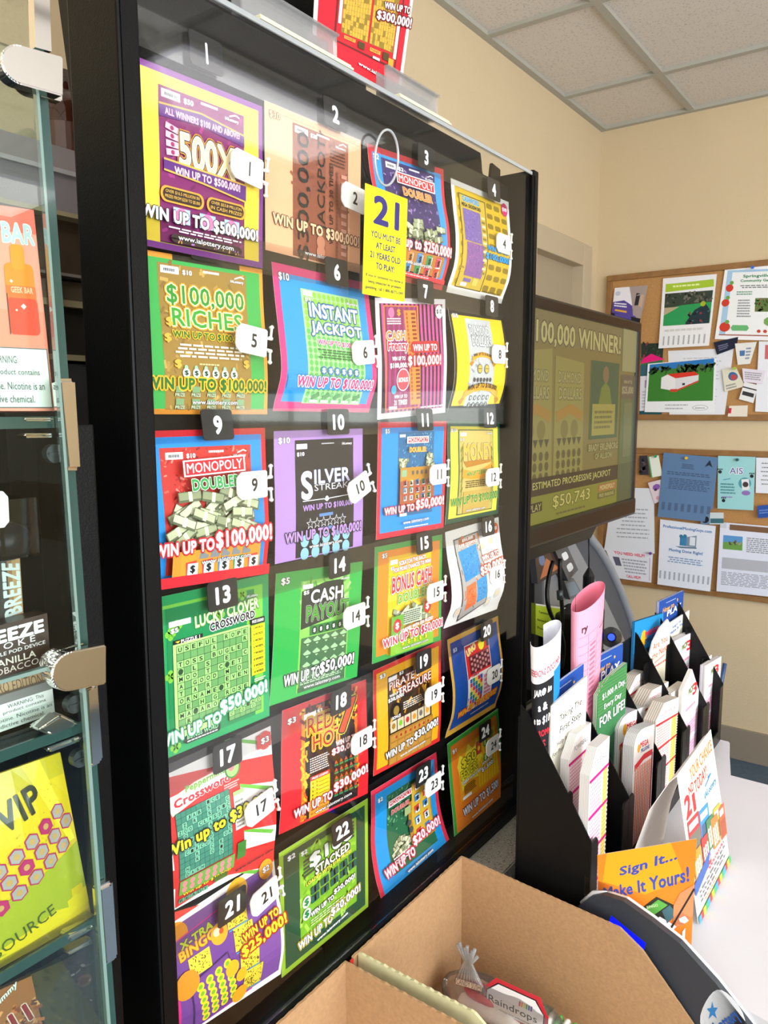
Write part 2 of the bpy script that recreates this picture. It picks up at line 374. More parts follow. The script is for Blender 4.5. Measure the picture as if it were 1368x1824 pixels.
def mono(k, u, v, w, h, rot=0, c2='#2f9a4a', s='DOUBLER', o='#e8f0e0', dv=.075, du=.0):
    k.R(u-w/2, v-h/2, u+w/2, v+h/2, W_, rot=rot); k.R(u-w/2+.012, v-h/2+.009, u+w/2-.012, v+h/2-.009, '#d8202c', rot=rot)
    k.T('MONOPOLY', u, v, w*.9, h*.62, W_, rot=rot, bold=.01); k.T(s, u+du, v+h/2+dv*.75, w*.78, h*.75, c2, [(K_, .07), (o, .045)], rot=rot)
def bills(k, a, b, c, d, n, s=.07):
    for _ in range(n):
        x = random.uniform(a, c); y = random.uniform(b, d); r = random.uniform(-35, 35)
        k.R(x-s, y-s*.38, x+s, y+s*.38, '#5a6448', rot=r); k.R(x-s+.006, y-s*.33, x+s-.006, y+s*.2, random.choice(['#b9c09a', '#a4ad86', '#8e9873', '#ccd0b0']), rot=r); k.R(x-.012, y-s*.36, x+.016, y+s*.33, '#e4e2c0', rot=r)
def cash(k, u, v, s=.035, c='#d04030', bump=False):
    k.R(u-s*1.1, v-s*1.2, u+s*.8, v+s*.7, c, False, rot=6); k.R(u-s*.8, v-s*.9, u+s, v+s*.9, '#d8e8f0', True); k.T('$', u+s*.1, v, s*.9, s*1.3, K_); k.lay -= 2
def c3(k):
    frame(k, '#dc2a3c', '#2f9be0', .045); k.P([(.15, .07), (.86, .07), (.86, .92), (.15, .92)], '#3a2a66')
    k.noise(.16, .1, .85, .5, 120, ['#5a4a8c', '#8a70b0', '#2c1e50', '#a48cc0'], .02); k.T('$2', .09, .08, .07, .05, W_, [(K_, .05)]); top(k, .2, '$2', v=.09, u2=.83)
    bills(k, .15, .5, .84, .7, 26); mono(k, .54, .2, .52, .09, c2='#f0842c', o='#f8d8b0')
    
    k.R(.15, .76, .86, .92, '#b9782c')
    for j in range(2):
        for i in range(5): cash(k, .22+.14*i, .82+.09*j, .04, ['#d04030', '#e08030', '#3080c0', '#209050', '#c83048'][(i+j) % 5])
    k.lay += 3; k.R(.045, .93, .955, .965, '#dc2a3c')
    win(k, 'Win up to $250,000!', .5, .72, .92, .11, '#fbe8ea', [('#c01828', .07)]); web(k, .5, .86, .4, .034); k.M(.3, .935, .7, .955, 1, '#f0c0c0')
def c4(k):
    k.face = '#f4f2ea'; k.R(.05, .05, .95, .95, '#d8b21c')
    k.grid(.42, .08, .96, .95, 4, 9, lambda u, v, i, j: k.RR(u-.055, v-.03, u+.05, v+.02, .02, '#8c7410', False)); k.grid(.05, .08, .2, .95, 1, 8, lambda u, v, i, j: k.RR(u-.05, v-.03, u+.04, v+.02, .02, '#a08414', False))
    k.R(.1, .1, .55, .94, '#5c4c10'); k.R(.115, .11, .535, .93, '#cdb03a'); k.T('CASHWORD', .3, .14, .28, .05, '#1e90c8', [('#b8e0f0', .04)]); k.T('MEGA CROSSWORD', .3, .195, .32, .035, K_)
    k.R(.15, .23, .44, .52, '#7a62a8'); k.R(.18, .53, .48, .83, '#8a5a9c')
    k.noise(.15, .23, .44, .52, 110, ['#9a84c4', '#62499a'], .01); k.noise(.18, .53, .48, .83, 110, ['#b070a8', '#6a4a98'], .012)
    k.grid(.45, .25, .52, .8, 1, 14, lambda u, v, i, j: k.R(u-.03, v-.012, u+.03, v+.01, '#8a7a30' if j % 2 else '#e8dca0', False))
    k.R(.2, .85, .32, .88, '#7a62a8'); k.R(.36, .84, .44, .9, '#e0c860'); k.R(.17, .89, .27, .92, W_); k.C(.9, .1, .06, '#d0206c'); k.T('$10', .9, .1, .08, .04, W_)
    win(k, 'WIN UP TO', .72, .53, .4, .05, '#18a0e0', [('#0c3c6c', .03)]); win(k, '$100,000!', .72, .61, .44, .07, '#18a0e0', [('#0c3c6c', .04)]); k.T('www.ialottery.com', .74, .93, .34, .03, K_)
def c5(k):
    frame(k, '#e8982c', '#39a84a', .03); k.R(.28, .0, .8, .035, '#2a2a14'); k.R(.17, .06, .85, .97, '#9a7a34'); k.noise(.17, .06, .85, .97, 90, ['#b08c40', '#86682a', '#c0a050'], .03)
    k.T('0', .07, .06, .04, .05, W_, [(K_, .05)]); top(k, .19, '$10', v=.075, u2=.83)
    o = [('#f0a020', .1), ('#f8f0b8', .05)]
    k.T('$100,000', .52, .25, .6, .135, '#2f8a2c', o, bold=.02); k.R(.24, .262, .8, .3, '#f8f0b800'[:7]) if False else 0
    k.T('RICHES', .52, .385, .55, .115, '#3a9a30', o, bold=.02); k.T('WIN UP TO $100,000!', .53, .495, .58, .05, '#2a6a24', [('#f2c030', .09)])
    k.M(.22, .545, .82, .64, 4, '#f4f0e0', True)
    for i in range(6):
        k.C(.32+.075*i, .735, .028, '#dfeee0', False); k.C(.32+.075*i, .7, .014, '#9ac0a0', False)
    k.lay += 1
    for i in range(6): k.T('$', .32+.075*i, .735, .03, .035, '#2a4a34'); k.lay -= 1
    k.lay += 1; k.M(.42, .665, .6, .685, 1, '#d8c890')
    for j in range(2):
        for i in range(5): k.R(.24+.12*i, .82+.08*j, .3+.12*i, .86+.08*j, '#7aa070', False); k.T('PRIZE', .27+.12*i, .875+.08*j, .07, .022, '#c8d8b0', [('#2a3a20', .04)]); k.lay -= 2
    k.lay += 3; win(k, 'WIN UP TO $100,000!', .5, .81, .95, .09, '#2a6a24', [('#f2b828', .11)]); web(k, .54, .925, .36, .036)
    for i in range(4): k.T('$', [.22, .26, .8, .2][i], [.42, .68, .66, .52][i], .05, .06, '#e8b040')
def c6(k):
    frame(k, '#e8347c', '#1c96dc', .055); k.R(.25, .14, .86, .955, '#a8dc96'); k.grid(.26, .15, .85, .94, 12, 18, lambda u, v, i, j: k.C(u, v, .019, '#5fb85c' if j > 5 else '#8cc83c', False, n=10))
    k.T('$10', .1, .085, .1, .06, W_, [(K_, .07)]); k.R(.27, .15, .36, .185, W_); k.T('$10', .31, .215, .06, .035, W_, [(K_, .05)]); k.T('IALottery', .78, .19, .12, .026, W_, [(K_, .06)])
    o = [('#123c6c', .09), ('#2c70a8', .07)]
    k.T('INSTANT', .57, .28, .52, .105, W_, o, bold=.03); k.T('JACKPOT', .58, .41, .54, .105, W_, o, bold=.03)
    k.T('WIN UP TO $100,000!', .58, .505, .44, .042, '#d8307c', [(W_, .07)]); k.M(.34, .545, .82, .62, 4, '#3c6a3c', True)
    for i in range(6): k.C(.4+.07*i, .705, .03, '#3c78b0', False)
    k.lay += 1
    for i in range(6): k.T('$', .4+.07*i, .705, .035, .04, W_); k.lay -= 1
    k.lay += 1
    k.R(.06, .75, .94, .84, '#1c96dc'); win(k, 'WIN UP TO $100,000!', .55, .795, .8, .085, '#d8307c', [('#0c4c9c', .13), (W_, .08)], shear=.1)
    for i in range(5): k.P([(.32+.11*i, .89), (.38+.11*i, .86), (.4+.11*i, .885), (.34+.11*i, .915)], '#4a8c48', False); k.R(.31+.11*i, .915, .39+.11*i, .935, '#d8f0d0', False)
    k.lay += 1
def c7(k):
    k.face = '#f4eef0'; k.R(.05, .045, .95, .95, '#2a1420')
    k.grid(.06, 0, .94, 1, 15, 1, lambda u, v, i, j: k.P([(u-.018, .045), (u+.012, .045), (u+.04, .95), (u+.01, .95)], '#e0489c', False))
    k.R(.1, .06, .58, .93, '#f0803c'); k.R(.115, .07, .56, .92, '#8a2458'); k.grid(.12, 0, .56, 1, 6, 1, lambda u, v, i, j: k.R(u-.015, .07, u+.01, .92, '#a8347c', False))
    k.P([(.37, .1), (.54, .1), (.6, .9), (.45, .9)], '#f08c3c')
    for j in range(22): k.C(.41+.003*j, .13+.034*j, .013, '#b84c20', False); k.R(.47+.003*j, .12+.034*j, .53+.003*j, .14+.034*j, '#8a3418', False)
    k.lay += 1; k.C(.2, .12, .04, '#e878a8'); k.T('$', .3, .12, .05, .06, '#f0a030'); k.M(.14, .16, .34, .22, 3, W_)
    k.T('CASH', .25, .31, .26, .08, '#f08c3c', [(W_, .06)]); k.T('Frenzy', .27, .405, .28, .1, '#e02c4c', [(W_, .07)]); k.T('WIN UP TO', .27, .5, .18, .035, W_); k.T('$100,000!', .27, .56, .24, .05, W_)
    k.C(.33, .68, .09, W_); k.C(.33, .68, .082, '#e84c5c'); k.T('BONUS', .33, .68, .13, .04, W_); k.T('WIN UP TO', .3, .82, .18, .03, W_); k.T('21 TIMES!', .3, .87, .18, .045, W_); k.C(.2, .76, .035, '#48a8c8'); k.R(.14, .9, .25, .925, W_)
    k.RR(.45, .36, .86, .46, .03, '#c02030'); k.T('WIN UP TO', .65, .415, .36, .06, W_, [('#c02030', .09)], bold=.03); k.T('$100,000!', .64, .53, .5, .1, W_, [('#8a1020', .12), ('#d02838', .1)], bold=.03)
    k.C(.88, .11, .055, W_); k.T('$10', .88, .11, .08, .045, K_); k.T('www.ialottery.com', .76, .93, .36, .03, W_)
def c8(k):
    frame(k, '#181818', '#f2d020', .04); k.R(.26, .08, .72, .95, '#c4c8c8'); k.noise(.26, .1, .72, .9, 60, ['#a8acac', '#dcdede', '#989c9c'], .03); k.T('$10', .1, .07, .09, .05, W_, [(K_, .06)]); k.R(.28, .1, .33, .12, W_)
    k.T('DIAMOND', .49, .19, .36, .1, '#d8dede', [('#4c5458', .04)]); k.T('DOLLARS', .51, .3, .36, .1, '#d8dede', [('#4c5458', .04)])
    def rib(u, v, w, h, s, hh):
        k.P([(u-w/2-.05, v+h*1.2), (u-w/2+.03, v+h*.4), (u-w/2+.03, v+h), (u-w/2-.01, v+h*1.7)], '#c88418', False); k.P([(u+w/2+.05, v+h*1.2), (u+w/2-.03, v+h*.4), (u+w/2-.03, v+h), (u+w/2+.01, v+h*1.7)], '#c88418')
        k.P([(u-w/2, v+h*.9), (u-w/4, v+h*.1), (u, v-h*.1), (u+w/4, v+h*.1), (u+w/2, v+h*.9), (u+w/2-.01, v-h*.0), (u+w/4, v-h*.75), (u, v-h), (u-w/4, v-h*.75), (u-w/2+.01, v)][::-1], '#e8a81c'); k.T(s, u, v-h*.42+.012, w*.84, hh, K_, arc=-.02*0+.028*w*2)
    rib(.5, .46, .4, .055, 'WIN UP TO $100,000', .035); 
    for i in (0, 1): k.C(.44+.13*i, .575, .045, '#6c7070'); k.C(.44+.13*i, .575, .036, '#d0b840'); k.R(.41+.13*i, .57, .47+.13*i, .575, K_)
    k.grid(.32, .66, .68, .71, 6, 1, lambda u, v, i, j: k.C(u, v, .02, '#3c4044', False)); k.grid(.3, .83, .7, .97, 5, 2, lambda u, v, i, j: k.C(u, v, .024, '#585c60', False)); k.grid(.3, .83, .7, .97, 5, 2, lambda u, v, i, j: k.C(u, v, .012, W_, False))
    rib(.52, .8, .66, .08, 'WIN UP TO $100,000!', .06); k.T('www.ialottery.com', .5, .935, .38, .03, K_)
def c9(k):
    frame(k, '#e0182c', '#1c8ee0', .04); k.R(.13, .11, .86, .93, '#c4342c'); k.noise(.14, .12, .85, .45, 160, ['#e06050', '#8a1c1c', '#f09080', '#a82420'], .018)
    top(k, .17, '$10', v=.14, u2=.82); bills(k, .17, .42, .82, .7, 46, .09)
    mono(k, .5, .235, .5, .105, rot=2); k.R(.13, .77, .86, .93, '#d0902c'); k.P([(.19, .78), (.3, .76), (.3, .93), (.19, .93)], '#d8982c')
    for i in range(5): k.P([(.34+.09*i, .79), (.37+.09*i, .76), (.38+.09*i, .8), (.41+.09*i, .81), (.4+.09*i, .83), (.33+.09*i, .83)], '#7c8488', False)
    k.lay += 1
    for i in range(5): cash(k, .28+.13*i, .895, .045, ['#d04030', '#c83048', '#3080c0', '#209050', '#d04030'][i])
    k.lay += 3; k.R(.04, .93, .96, 1, '#e0182c'); k.M(.35, .94, .7, .96, 1, W_)
    win(k, 'WIN UP TO', .22, .745, .46, .085, '#fbeef0', [('#b01020', .12), ('#d81c30', .08)], rot=1); win(k, '$100,000!', .71, .72, .5, .13, '#fbeef0', [('#b01020', .1), ('#d81c30', .07)], rot=2); web(k, .56, .855, .42, .04, rot=1)
def c10(k):
    k.face = '#b18ad2'; k.R(.21, .075, .88, .99, '#1c1c22'); k.T('$10', .1, .075, .12, .055, W_, [(K_, .05)]); k.R(.225, .105, .34, .145, W_); k.T('$10', .27, .185, .08, .035, W_); k.T('IALottery', .8, .12, .12, .026, W_); k.M(.5, .1, .66, .12, 1, '#c8c8d0')
    k.T('S', .33, .43, .13, .23, '#ccd0ec', bold=.04); k.T('ILVER', .62, .37, .42, .115, '#ccd0ec', [('#6c7094', .015)], bold=.03); k.T('STREAK', .61, .455, .4, .05, '#e4e4ec', bold=-.005)
    k.L([(.28, .55), (.52, .55), (.55, .57), (.58, .55), (.84, .54)], .006, W_); k.C(.55, .55, .02, W_); k.T('WIN UP TO $100,000', .57, .61, .58, .055, '#b890d8')
    k.R(.46, .665, .62, .69, '#5a88c0'); 
    def star(u, v, r, c, g=True): k.P([(u+r*(1 if q % 2 == 0 else .42)*math.sin(q*math.pi/5), v-r*(1 if q % 2 == 0 else .42)*math.cos(q*math.pi/5)*k.W/k.H) for q in range(10)], c, False)
    for i in range(6): star(.36+.075*i, .735, .045, '#e0e0ea')
    k.lay += 1
    for i in range(6): star(.36+.075*i, .735, .034, '#1c1c22')
    k.lay += 1; k.R(.46, .775, .62, .8, '#5a88c0')
    for i in range(5): k.C(.3+.12*i, .865, .045, '#8cc0d8', False); k.C(.3+.12*i, .965, .045, '#8cc0d8', False)
    k.lay += 1; win(k, 'WIN UP TO $100,000!', .53, .825, .88, .095, '#b890d8', [('#141018', .07)]); web(k, .54, .92, .38, .038)
def c11(k):
    frame(k, '#dc2440', '#1490e4', .045); k.R(.27, .09, .8, .83, '#1e6a9c'); k.noise(.28, .1, .79, .42, 130, ['#58a8d0', '#144c78', '#7cc0dc'], .014); k.T('$5', .12, .08, .06, .045, W_, [(K_, .04)])
    k.R(.29, .11, .37, .135, W_); bills(k, .3, .33, .38, .42, 7, .05); bills(k, .68, .28, .76, .4, 7, .05); mono(k, .53, .16, .32, .06, c2='#f0a028', o='#f8e0a0')
    k.R(.28, .4, .79, .52, '#c08a30'); k.R(.28, .52, .79, .72, '#a85a38'); k.R(.3, .42, .37, .48, '#90b890')
    for i in range(5): k.C(.46+.065*i, .45, .018, '#5a5c5c', False)
    k.lay += 1
    for j in range(3):
        for i in range(5): cash(k, .35+.09*i, .54+.065*j, .025, ['#d04030', '#e8c030', '#3080c0', '#209050', '#c83048'][(i+2*j) % 5])
    k.lay += 3; k.R(.28, .8, .38, .825, W_); win(k, 'WIN UP TO', .28, .76, .42, .065, '#f4e8f0', [('#b01828', .12), ('#d82838', .07)], rot=1); win(k, '$50,000!', .73, .74, .44, .1, '#f4e8f0', [('#b01828', .1), ('#d82838', .07)], rot=1)
    web(k, .52, .885, .38, .04, rot=1); k.M(.35, .92, .7, .94, 1, W_)
def c12(k):
    frame(k, '#1c4c38', '#eedd4c', .045); k.R(.18, .08, .86, .93, '#1c4c38'); k.R(.2, .09, .85, .92, '#d8bc68'); k.R(.2, .09, .26, .92, '#c4b860'); k.R(.79, .09, .85, .92, '#c4b860'); k.T('$10', .1, .09, .1, .04, W_, [(K_, .06)]); k.R(.22, .11, .33, .145, W_); k.T('$10', .25, .18, .07, .03, W_, [(K_, .05)]); k.T('IALottery', .78, .12, .1, .025, W_, [(K_, .05)])
    k.P([(.27, .4), (.84, .36), (.78, .42), (.32, .46)], '#b87a1c'); k.T('MONEY', .55, .305, .56, .17, '#f0b83c', [('#5a3a08', .04), ('#fbe8b0', .02)], bold=.03)
    k.P([(.24, .47), (.4, .5), (.6, .5), (.84, .42), (.84, .5), (.6, .58), (.42, .58), (.24, .56)], '#f0a028'); k.T('WIN UP TO $100,000!', .55, .52, .46, .055, '#1c9038', [('#f4e890', .04)], rot=3, shear=.1)
    k.M(.27, .59, .78, .67, 4, '#5c5020', True); k.R(.28, .7, .78, .92, '#c8a850'); k.grid(.35, .74, .75, .78, 6, 1, lambda u, v, i, j: k.C(u, v, .025, '#8a7a3c', False))
    for i in range(6): k.L([(.21, .3+.1*i), (.25, .25+.1*i), (.23, .35+.1*i)], .008, '#6c7a30', False); k.L([(.84, .3+.1*i), (.8, .25+.1*i), (.82, .35+.1*i)], .008, '#6c7a30', False)
    k.lay += 1; win(k, 'WIN UP TO $100,000!', .5, .79, .9, .1, '#1c9038', [('#f4e890', .03)], rot=1); web(k, .52, .9, .36, .034)
CROSS = ['USEFUL ROPE', '     A    R', 'TOSS BUGLE', '* L S  E  C', 'MOO T C*ET', 'A GOOD M D', 'T A R  EVEN', 'ORNAME*T', ' E H G ROSE', 'MA*ARONI U', ' R    COMB']
def cross(k, a, b, c, d, rows, bg, cell, ink, n=11):
    k.R(a, b, c, d, bg); cw = (c-a)/n; ch = (d-b)/len(rows)
    for j, r in enumerate(rows):
        for i, ch_ in enumerate(r.ljust(n)[:n]):
            if ch_ != ' ': k.R(a+cw*(i+.04), b+ch*(j+.04), a+cw*(i+.96), b+ch*(j+.96), cell, False)
    k.lay += 1
    for i in range(n+1): k.L([(a+cw*i, b), (a+cw*i, d)], .003, ink, False)
    for j in range(len(rows)+1): k.L([(a, b+ch*j), (c, b+ch*j)], .003, ink, False)
    k.lay += 1
    for j, r in enumerate(rows):
        for i, ch_ in enumerate(r[:n]):
            if ch_ == '*': k.C(a+cw*(i+.5), b+ch*(j+.5), cw*.38, ink, False, n=8)
            elif ch_ != ' ': k.T(ch_, a+cw*(i+.5), b+ch*(j+.5), cw*.5, ch*.6, K_); k.lay -= 1
    k.lay += 2
def c13(k):
    k.face = '#12a25c'; k.R(.1, .06, .93, .08, '#7cd048'); k.R(.0, .06, .1, .95, '#6cc840'); k.R(.86, .06, .94, .95, '#7cd048'); k.R(.12, .085, .86, .95, '#0c8a4c')
    for u, v in ((.75, .1), (.8, .2), (.2, .2), (.15, .24), (.83, .3), (.86, .45), (.16, .95), (.86, .6), (.55, .2), (.14, .5)):
        for q in range(4): k.C(u+.022*math.cos(q*1.57), v+.02*math.sin(q*1.57), .022, '#7cc83c', False, n=8)
    k.lay += 1; k.R(.14, .165, .31, .2, W_); k.T('$5', .18, .225, .06, .035, W_, [(K_, .05)]); k.T('IALottery', .84, .125, .1, .025, W_, [(K_, .05)])
    k.T('LUCKY CLOVER', .62, .19, .56, .075, '#dff0c8', [('#1c5a2c', .08), ('#7cb848', .05)], rot=3, bold=.03); k.T('CROSSWORD', .66, .255, .4, .055, K_, [(W_, .08)], rot=2)
    k.R(.165, .285, .4, .31, K_); k.T('PUZZLE 1', .3, .299, .15, .022, W_); k.P([(.18, .292), (.22, .292), (.2, .306)], '#f0d020')
    k.R(.16, .31, .81, .855, '#bcec88'); cross(k, .185, .325, .79, .835, CROSS, '#6ca860', '#a4e080', '#2a4a28')
    k.R(.815, .28, .95, .32, K_); k.T('PRIZE LEGEND', .885, .3, .11, .02, W_); k.R(.82, .325, .95, .67, '#f4e81c')
    for i in range(8): k.T(f'{i+3} WORDS', .885, .345+.043*i, .09, .016, K_); k.R(.82, .365+.043*i, .95, .367+.043*i, '#6c6410', False)
    k.lay += 1; k.M(.84, .69, .95, .715, 2, W_); k.R(.18, .86, .5, .9, '#bcec88'); cross(k, .6, .8, .9, .915, ['   O', 'ASC*ND', 'C O O', ''], '#6ca860', '#a4e080', '#2a4a28', 6)
    k.RR(.22, .895, .52, .95, .02, '#1c2c20'); k.T('BONUS WORD', .37, .91, .26, .03, '#9ce0a8'); k.M(.24, .93, .5, .945, 1, W_)
    win(k, 'WIN UP TO', .27, .87, .52, .08, '#f0fbf4', [('#0a5038', .1), ('#38b078', .07)], rot=3); win(k, '$50,000!', .74, .79, .44, .105, '#f0fbf4', [('#0a5038', .09), ('#38b078', .06)], rot=5)
def c14(k):
    k.face = '#2cae4a'; k.T('$5', .1, .07, .09, .06, W_, [(K_, .06)]); k.R(.27, .09, .84, .97, '#8cd060'); k.noise(.27, .09, .84, .3, 60, ['#68b048', '#b4e48c', '#4c9438'], .04); k.P([(.28, .17), (.4, .15), (.55, .12), (.76, .12), (.78, .28), (.82, .4), (.28, .47)], '#26302a')
    k.R(.29, .12, .4, .155, W_); k.T('$5', .33, .185, .06, .035, W_); k.T('IALottery', .78, .12, .1, .025, W_, [(K_, .05)])
    k.T('CASH', .57, .225, .38, .11, '#dcdfe0', [('#101410', .06)], bold=.03); k.T('PAYOUT', .585, .355, .5, .125, '#4ea430', [(W_, .05), ('#0c140c', .035)], bold=.02)
    k.R(.38, .455, .78, .53, '#1c7a3c'); 
    for i in range(5): k.C(.43+.075*i, .495, .03, '#12301c', False)
    k.lay += 1
    for i in range(5): k.T('$', .43+.075*i, .495, .028, .035, W_); k.lay -= 1
    k.lay += 1; k.R(.29, .54, .82, .93, '#47704a')
    for j in range(4):
        for i in range(5): k.P([(.31+.105*i, .57+.095*j), (.36+.105*i, .545+.095*j), (.4+.105*i, .575+.095*j), (.36+.105*i, .61+.095*j)], '#a8d49c', False); k.R(.325+.105*i, .585+.095*j, .39+.105*i, .593+.095*j, '#2c4a30', False)
    k.lay += 1; k.R(.28, .93, .82, .97, '#3c6440'); k.M(.3, .885, .8, .915, 2, '#c8e8c0'); win(k, 'WIN UP TO', .32, .84, .4, .095, '#f2f4f2', [('#0c140c', .08)]); win(k, '$50,000!', .72, .825, .42, .115, '#f2f4f2', [('#0c140c', .07)]); web(k, .55, .94, .42, .038)
def c15(k):
    frame(k, '#3aa44a', '#f28c22', .045); k.R(.19, .11, .82, .97, '#f6c41c')
    for i in range(14): a = i*2*math.pi/14; k.P([(.5, .5), (.5+.42*math.cos(a)*.75, .5+.42*math.sin(a)*.85), (.5+.42*math.cos(a+.2)*.75, .5+.42*math.sin(a+.2)*.85)], '#fbe23c', False)
    k.lay += 1; k.T('$5', .13, .09, .07, .045, W_, [(K_, .06)]); k.R(.21, .14, .31, .18, W_); k.T('$5', .24, .215, .05, .035, W_, [(K_, .05)]); k.R(.7, .1, .8, .13, W_)
    k.T('SCRATCH THE BACK', .53, .175, .4, .04, W_, [('#d02028', .09)], rot=2); k.T('FOR MORE CHANCES TO WIN!', .53, .225, .55, .04, W_, [('#d02028', .09)], rot=2)
    k.T('BONUS CASH', .53, .355, .6, .14, '#d81c2c', [('#5a5c5c', .08), ('#e4e4e8', .06)], bold=.03, shear=.15, rot=2); k.T('DOUBLER', .55, .49, .46, .085, '#78b828', [('#4a6414', .06), ('#f4f8e0', .04)], rot=2)
    bills(k, .28, .6, .78, .72, 22, .07); k.R(.36, .6, .64, .73, '#c8d4b8'); k.M(.37, .61, .63, .72, 6, '#3a3c34'); k.R(.2, .63, .37, .8, '#6cb038'); k.R(.66, .57, .78, .67, '#6cb038')
    for u, v in ((.28, .72), (.72, .62)): k.C(u, v, .06, '#c82028', n=8); k.T('$', u, v, .05, .065, W_)
    k.T('LOADED WITH $50 PRIZES!', .57, .76, .48, .035, W_, [('#d84828', .09)], rot=4); k.R(.19, .86, .82, .97, '#88c030')
    for i in range(5): k.T('$', .36+.085*i, .89, .04, .045, '#f0d428', [('#4a5c10', .06)])
    win(k, 'WIN UP TO', .27, .86, .44, .075, '#fbe8e8', [('#a81020', .09)], rot=2) if False else win(k, 'WIN UP TO $50,000!', .52, .83, .88, .09, '#d82848', [(W_, .09)], rot=2); web(k, .54, .935, .38, .034)
def c16(k):
    k.face = '#f4f3ee'; 
    for u, v in ((.62, .12), (.8, .22), (.62, .25), (.85, .5), (.65, .62), (.86, .78), (.7, .85), (.93, .08), (.08, .3), (.15, .85)): k.RR(u-.06, v-.05, u+.06, v+.05, .04, '#dcdcd8', rot=10); k.RR(u-.035, v-.03, u+.035, v+.03, .03, random.choice(['#f6d8b0', '#e8e8e4', '#f8e4c8']), rot=10)
    k.P([(.12, .1), (.56, .08), (.66, .85), (.2, .97)], '#3c3c3c'); k.P([(.13, .11), (.55, .09), (.645, .84), (.21, .95)], '#b8b4ae'); k.noise(.18, .12, .56, .85, 40, ['#e87c48', '#8c8c8c', '#e8e4dc'], .04); k.R(.2, .11, .5, .19, '#a8582c')
    k.T('$50,000', .36, .13, .2, .035, W_, rot=2); k.T('SUPER CROSSWORD', .36, .175, .32, .03, W_, rot=2)
    k.P([(.17, .23), (.5, .2), (.54, .5), (.23, .55)], '#2c94d4'); k.P([(.43, .57), (.62, .54), (.64, .78), (.46, .81)], '#2c94d4'); k.P([(.24, .6), (.41, .57), (.44, .82), (.27, .86)], '#f07c48')
    k.noise(.22, .25, .5, .5, 90, ['#1c70ac', '#58b0e4'], .012); k.noise(.46, .59, .62, .78, 50, ['#1c70ac', '#58b0e4'], .012); k.noise(.28, .63, .4, .82, 30, ['#d05c28', '#f8b088'], .012)
    k.T('WIN UP TO', .74, .36, .34, .055, W_, [('#c0481c', .12)], rot=3); k.T('$50,000!', .74, .475, .46, .1, W_, [('#c0481c', .12)], rot=4); k.C(.9, .1, .05, '#e0542c'); k.T('$5', .9, .1, .05, .04, W_)
CR17 = ['      ICE', '  JAB S   C', ' Z R  S SIC', 'ZOO CLASS O', ' D    A UREM', 'LIMB  N   P', ' A A  D   U', ' CIRCUS  OK', '   R  C E', '   R  O I', ' N      D', ' DASH']
def c17(k):
    k.face = '#f4f2ee'
    for y in (-.15, .18, .51, .84): k.P([(0, y+.16), (0, y+.3), (1, y+.56), (1, y+.36)], '#e0302c', False); k.P([(.55, y+.1), (.6, y+.1), (.98, y+.26), (.95, y+.28)], '#6cbc3c', False)
    k.lay += 1; k.P([(.1, .0), (.1, .0), (.2, 0), (.0, .0)], '#f4f2ee')
    k.R(.0, 1, 1, 1.0, '#f4f2ee'); k.P([(.03, .12), (.66, .08), (.68, .93), (.08, .99)], '#d82c28'); k.P([(.05, .19), (.28, .14), (.55, .13), (.6, .2), (.3, .26), (.08, .31)], '#f4f0dc')
    k.R(.04, .17, .14, .2, W_); k.T('Peppermint', .37, .165, .34, .06, '#7cb848', rot=2); k.T('Crossword', .34, .225, .48, .065, '#e02c34', [(W_, .04)], rot=2)
    k.C(.61, .17, .07, '#3c8c3c'); k.C(.61, .17, .058, '#a8d480'); k.C(.6, .16, .028, '#f08c90'); k.T('IALottery', .6, .105, .13, .024, W_, [(K_, .05)]); k.M(.52, .26, .66, .31, 3, '#f8d8d0')
    cross(k, .1, .3, .56, .78, CR17, '#3c8c74', '#7ccca8', '#1c5444')
    k.R(.59, .37, .69, .62, '#f0efe8'); k.R(.59, .34, .69, .37, '#a8d480'); k.M(.6, .4, .68, .61, 7, '#8a8a80'); k.R(.1, .79, .58, .9, '#6cac48')
    for i in range(7): k.C(.14+.065*i, .82, .022, '#f08c90', False, n=8); k.C(.14+.065*i, .865, .022, '#f08c90', False, n=8)
    k.lay += 1; k.T('Win up to $30,000!', .34, .905, .42, .03, '#f4e020', [(K_, .05)], rot=1)
    for i, q in enumerate('READY'): k.R(.1+.05*i, .93, .145+.05*i, .96, '#5cb088'); k.T(q, .122+.05*i, .945, .03, .022, K_)
    k.R(.6, .72, .68, .85, '#3c8430'); k.R(.4, .9, .52, .94, '#4c6c20'); k.P([(.84, .02), (.98, .03), (.98, .13), (.84, .12)], '#d8302c'); k.C(.92, .075, .065, '#e0342c'); k.T('$3', .92, .075, .08, .05, W_, [(K_, .07)])
    win(k, 'Win up to $30,000!', .47, .51, .98, .11, '#f6ea1c', [(K_, .09)], rot=3); k.T('www.ialottery.com', .78, .93, .38, .03, K_, rot=2)
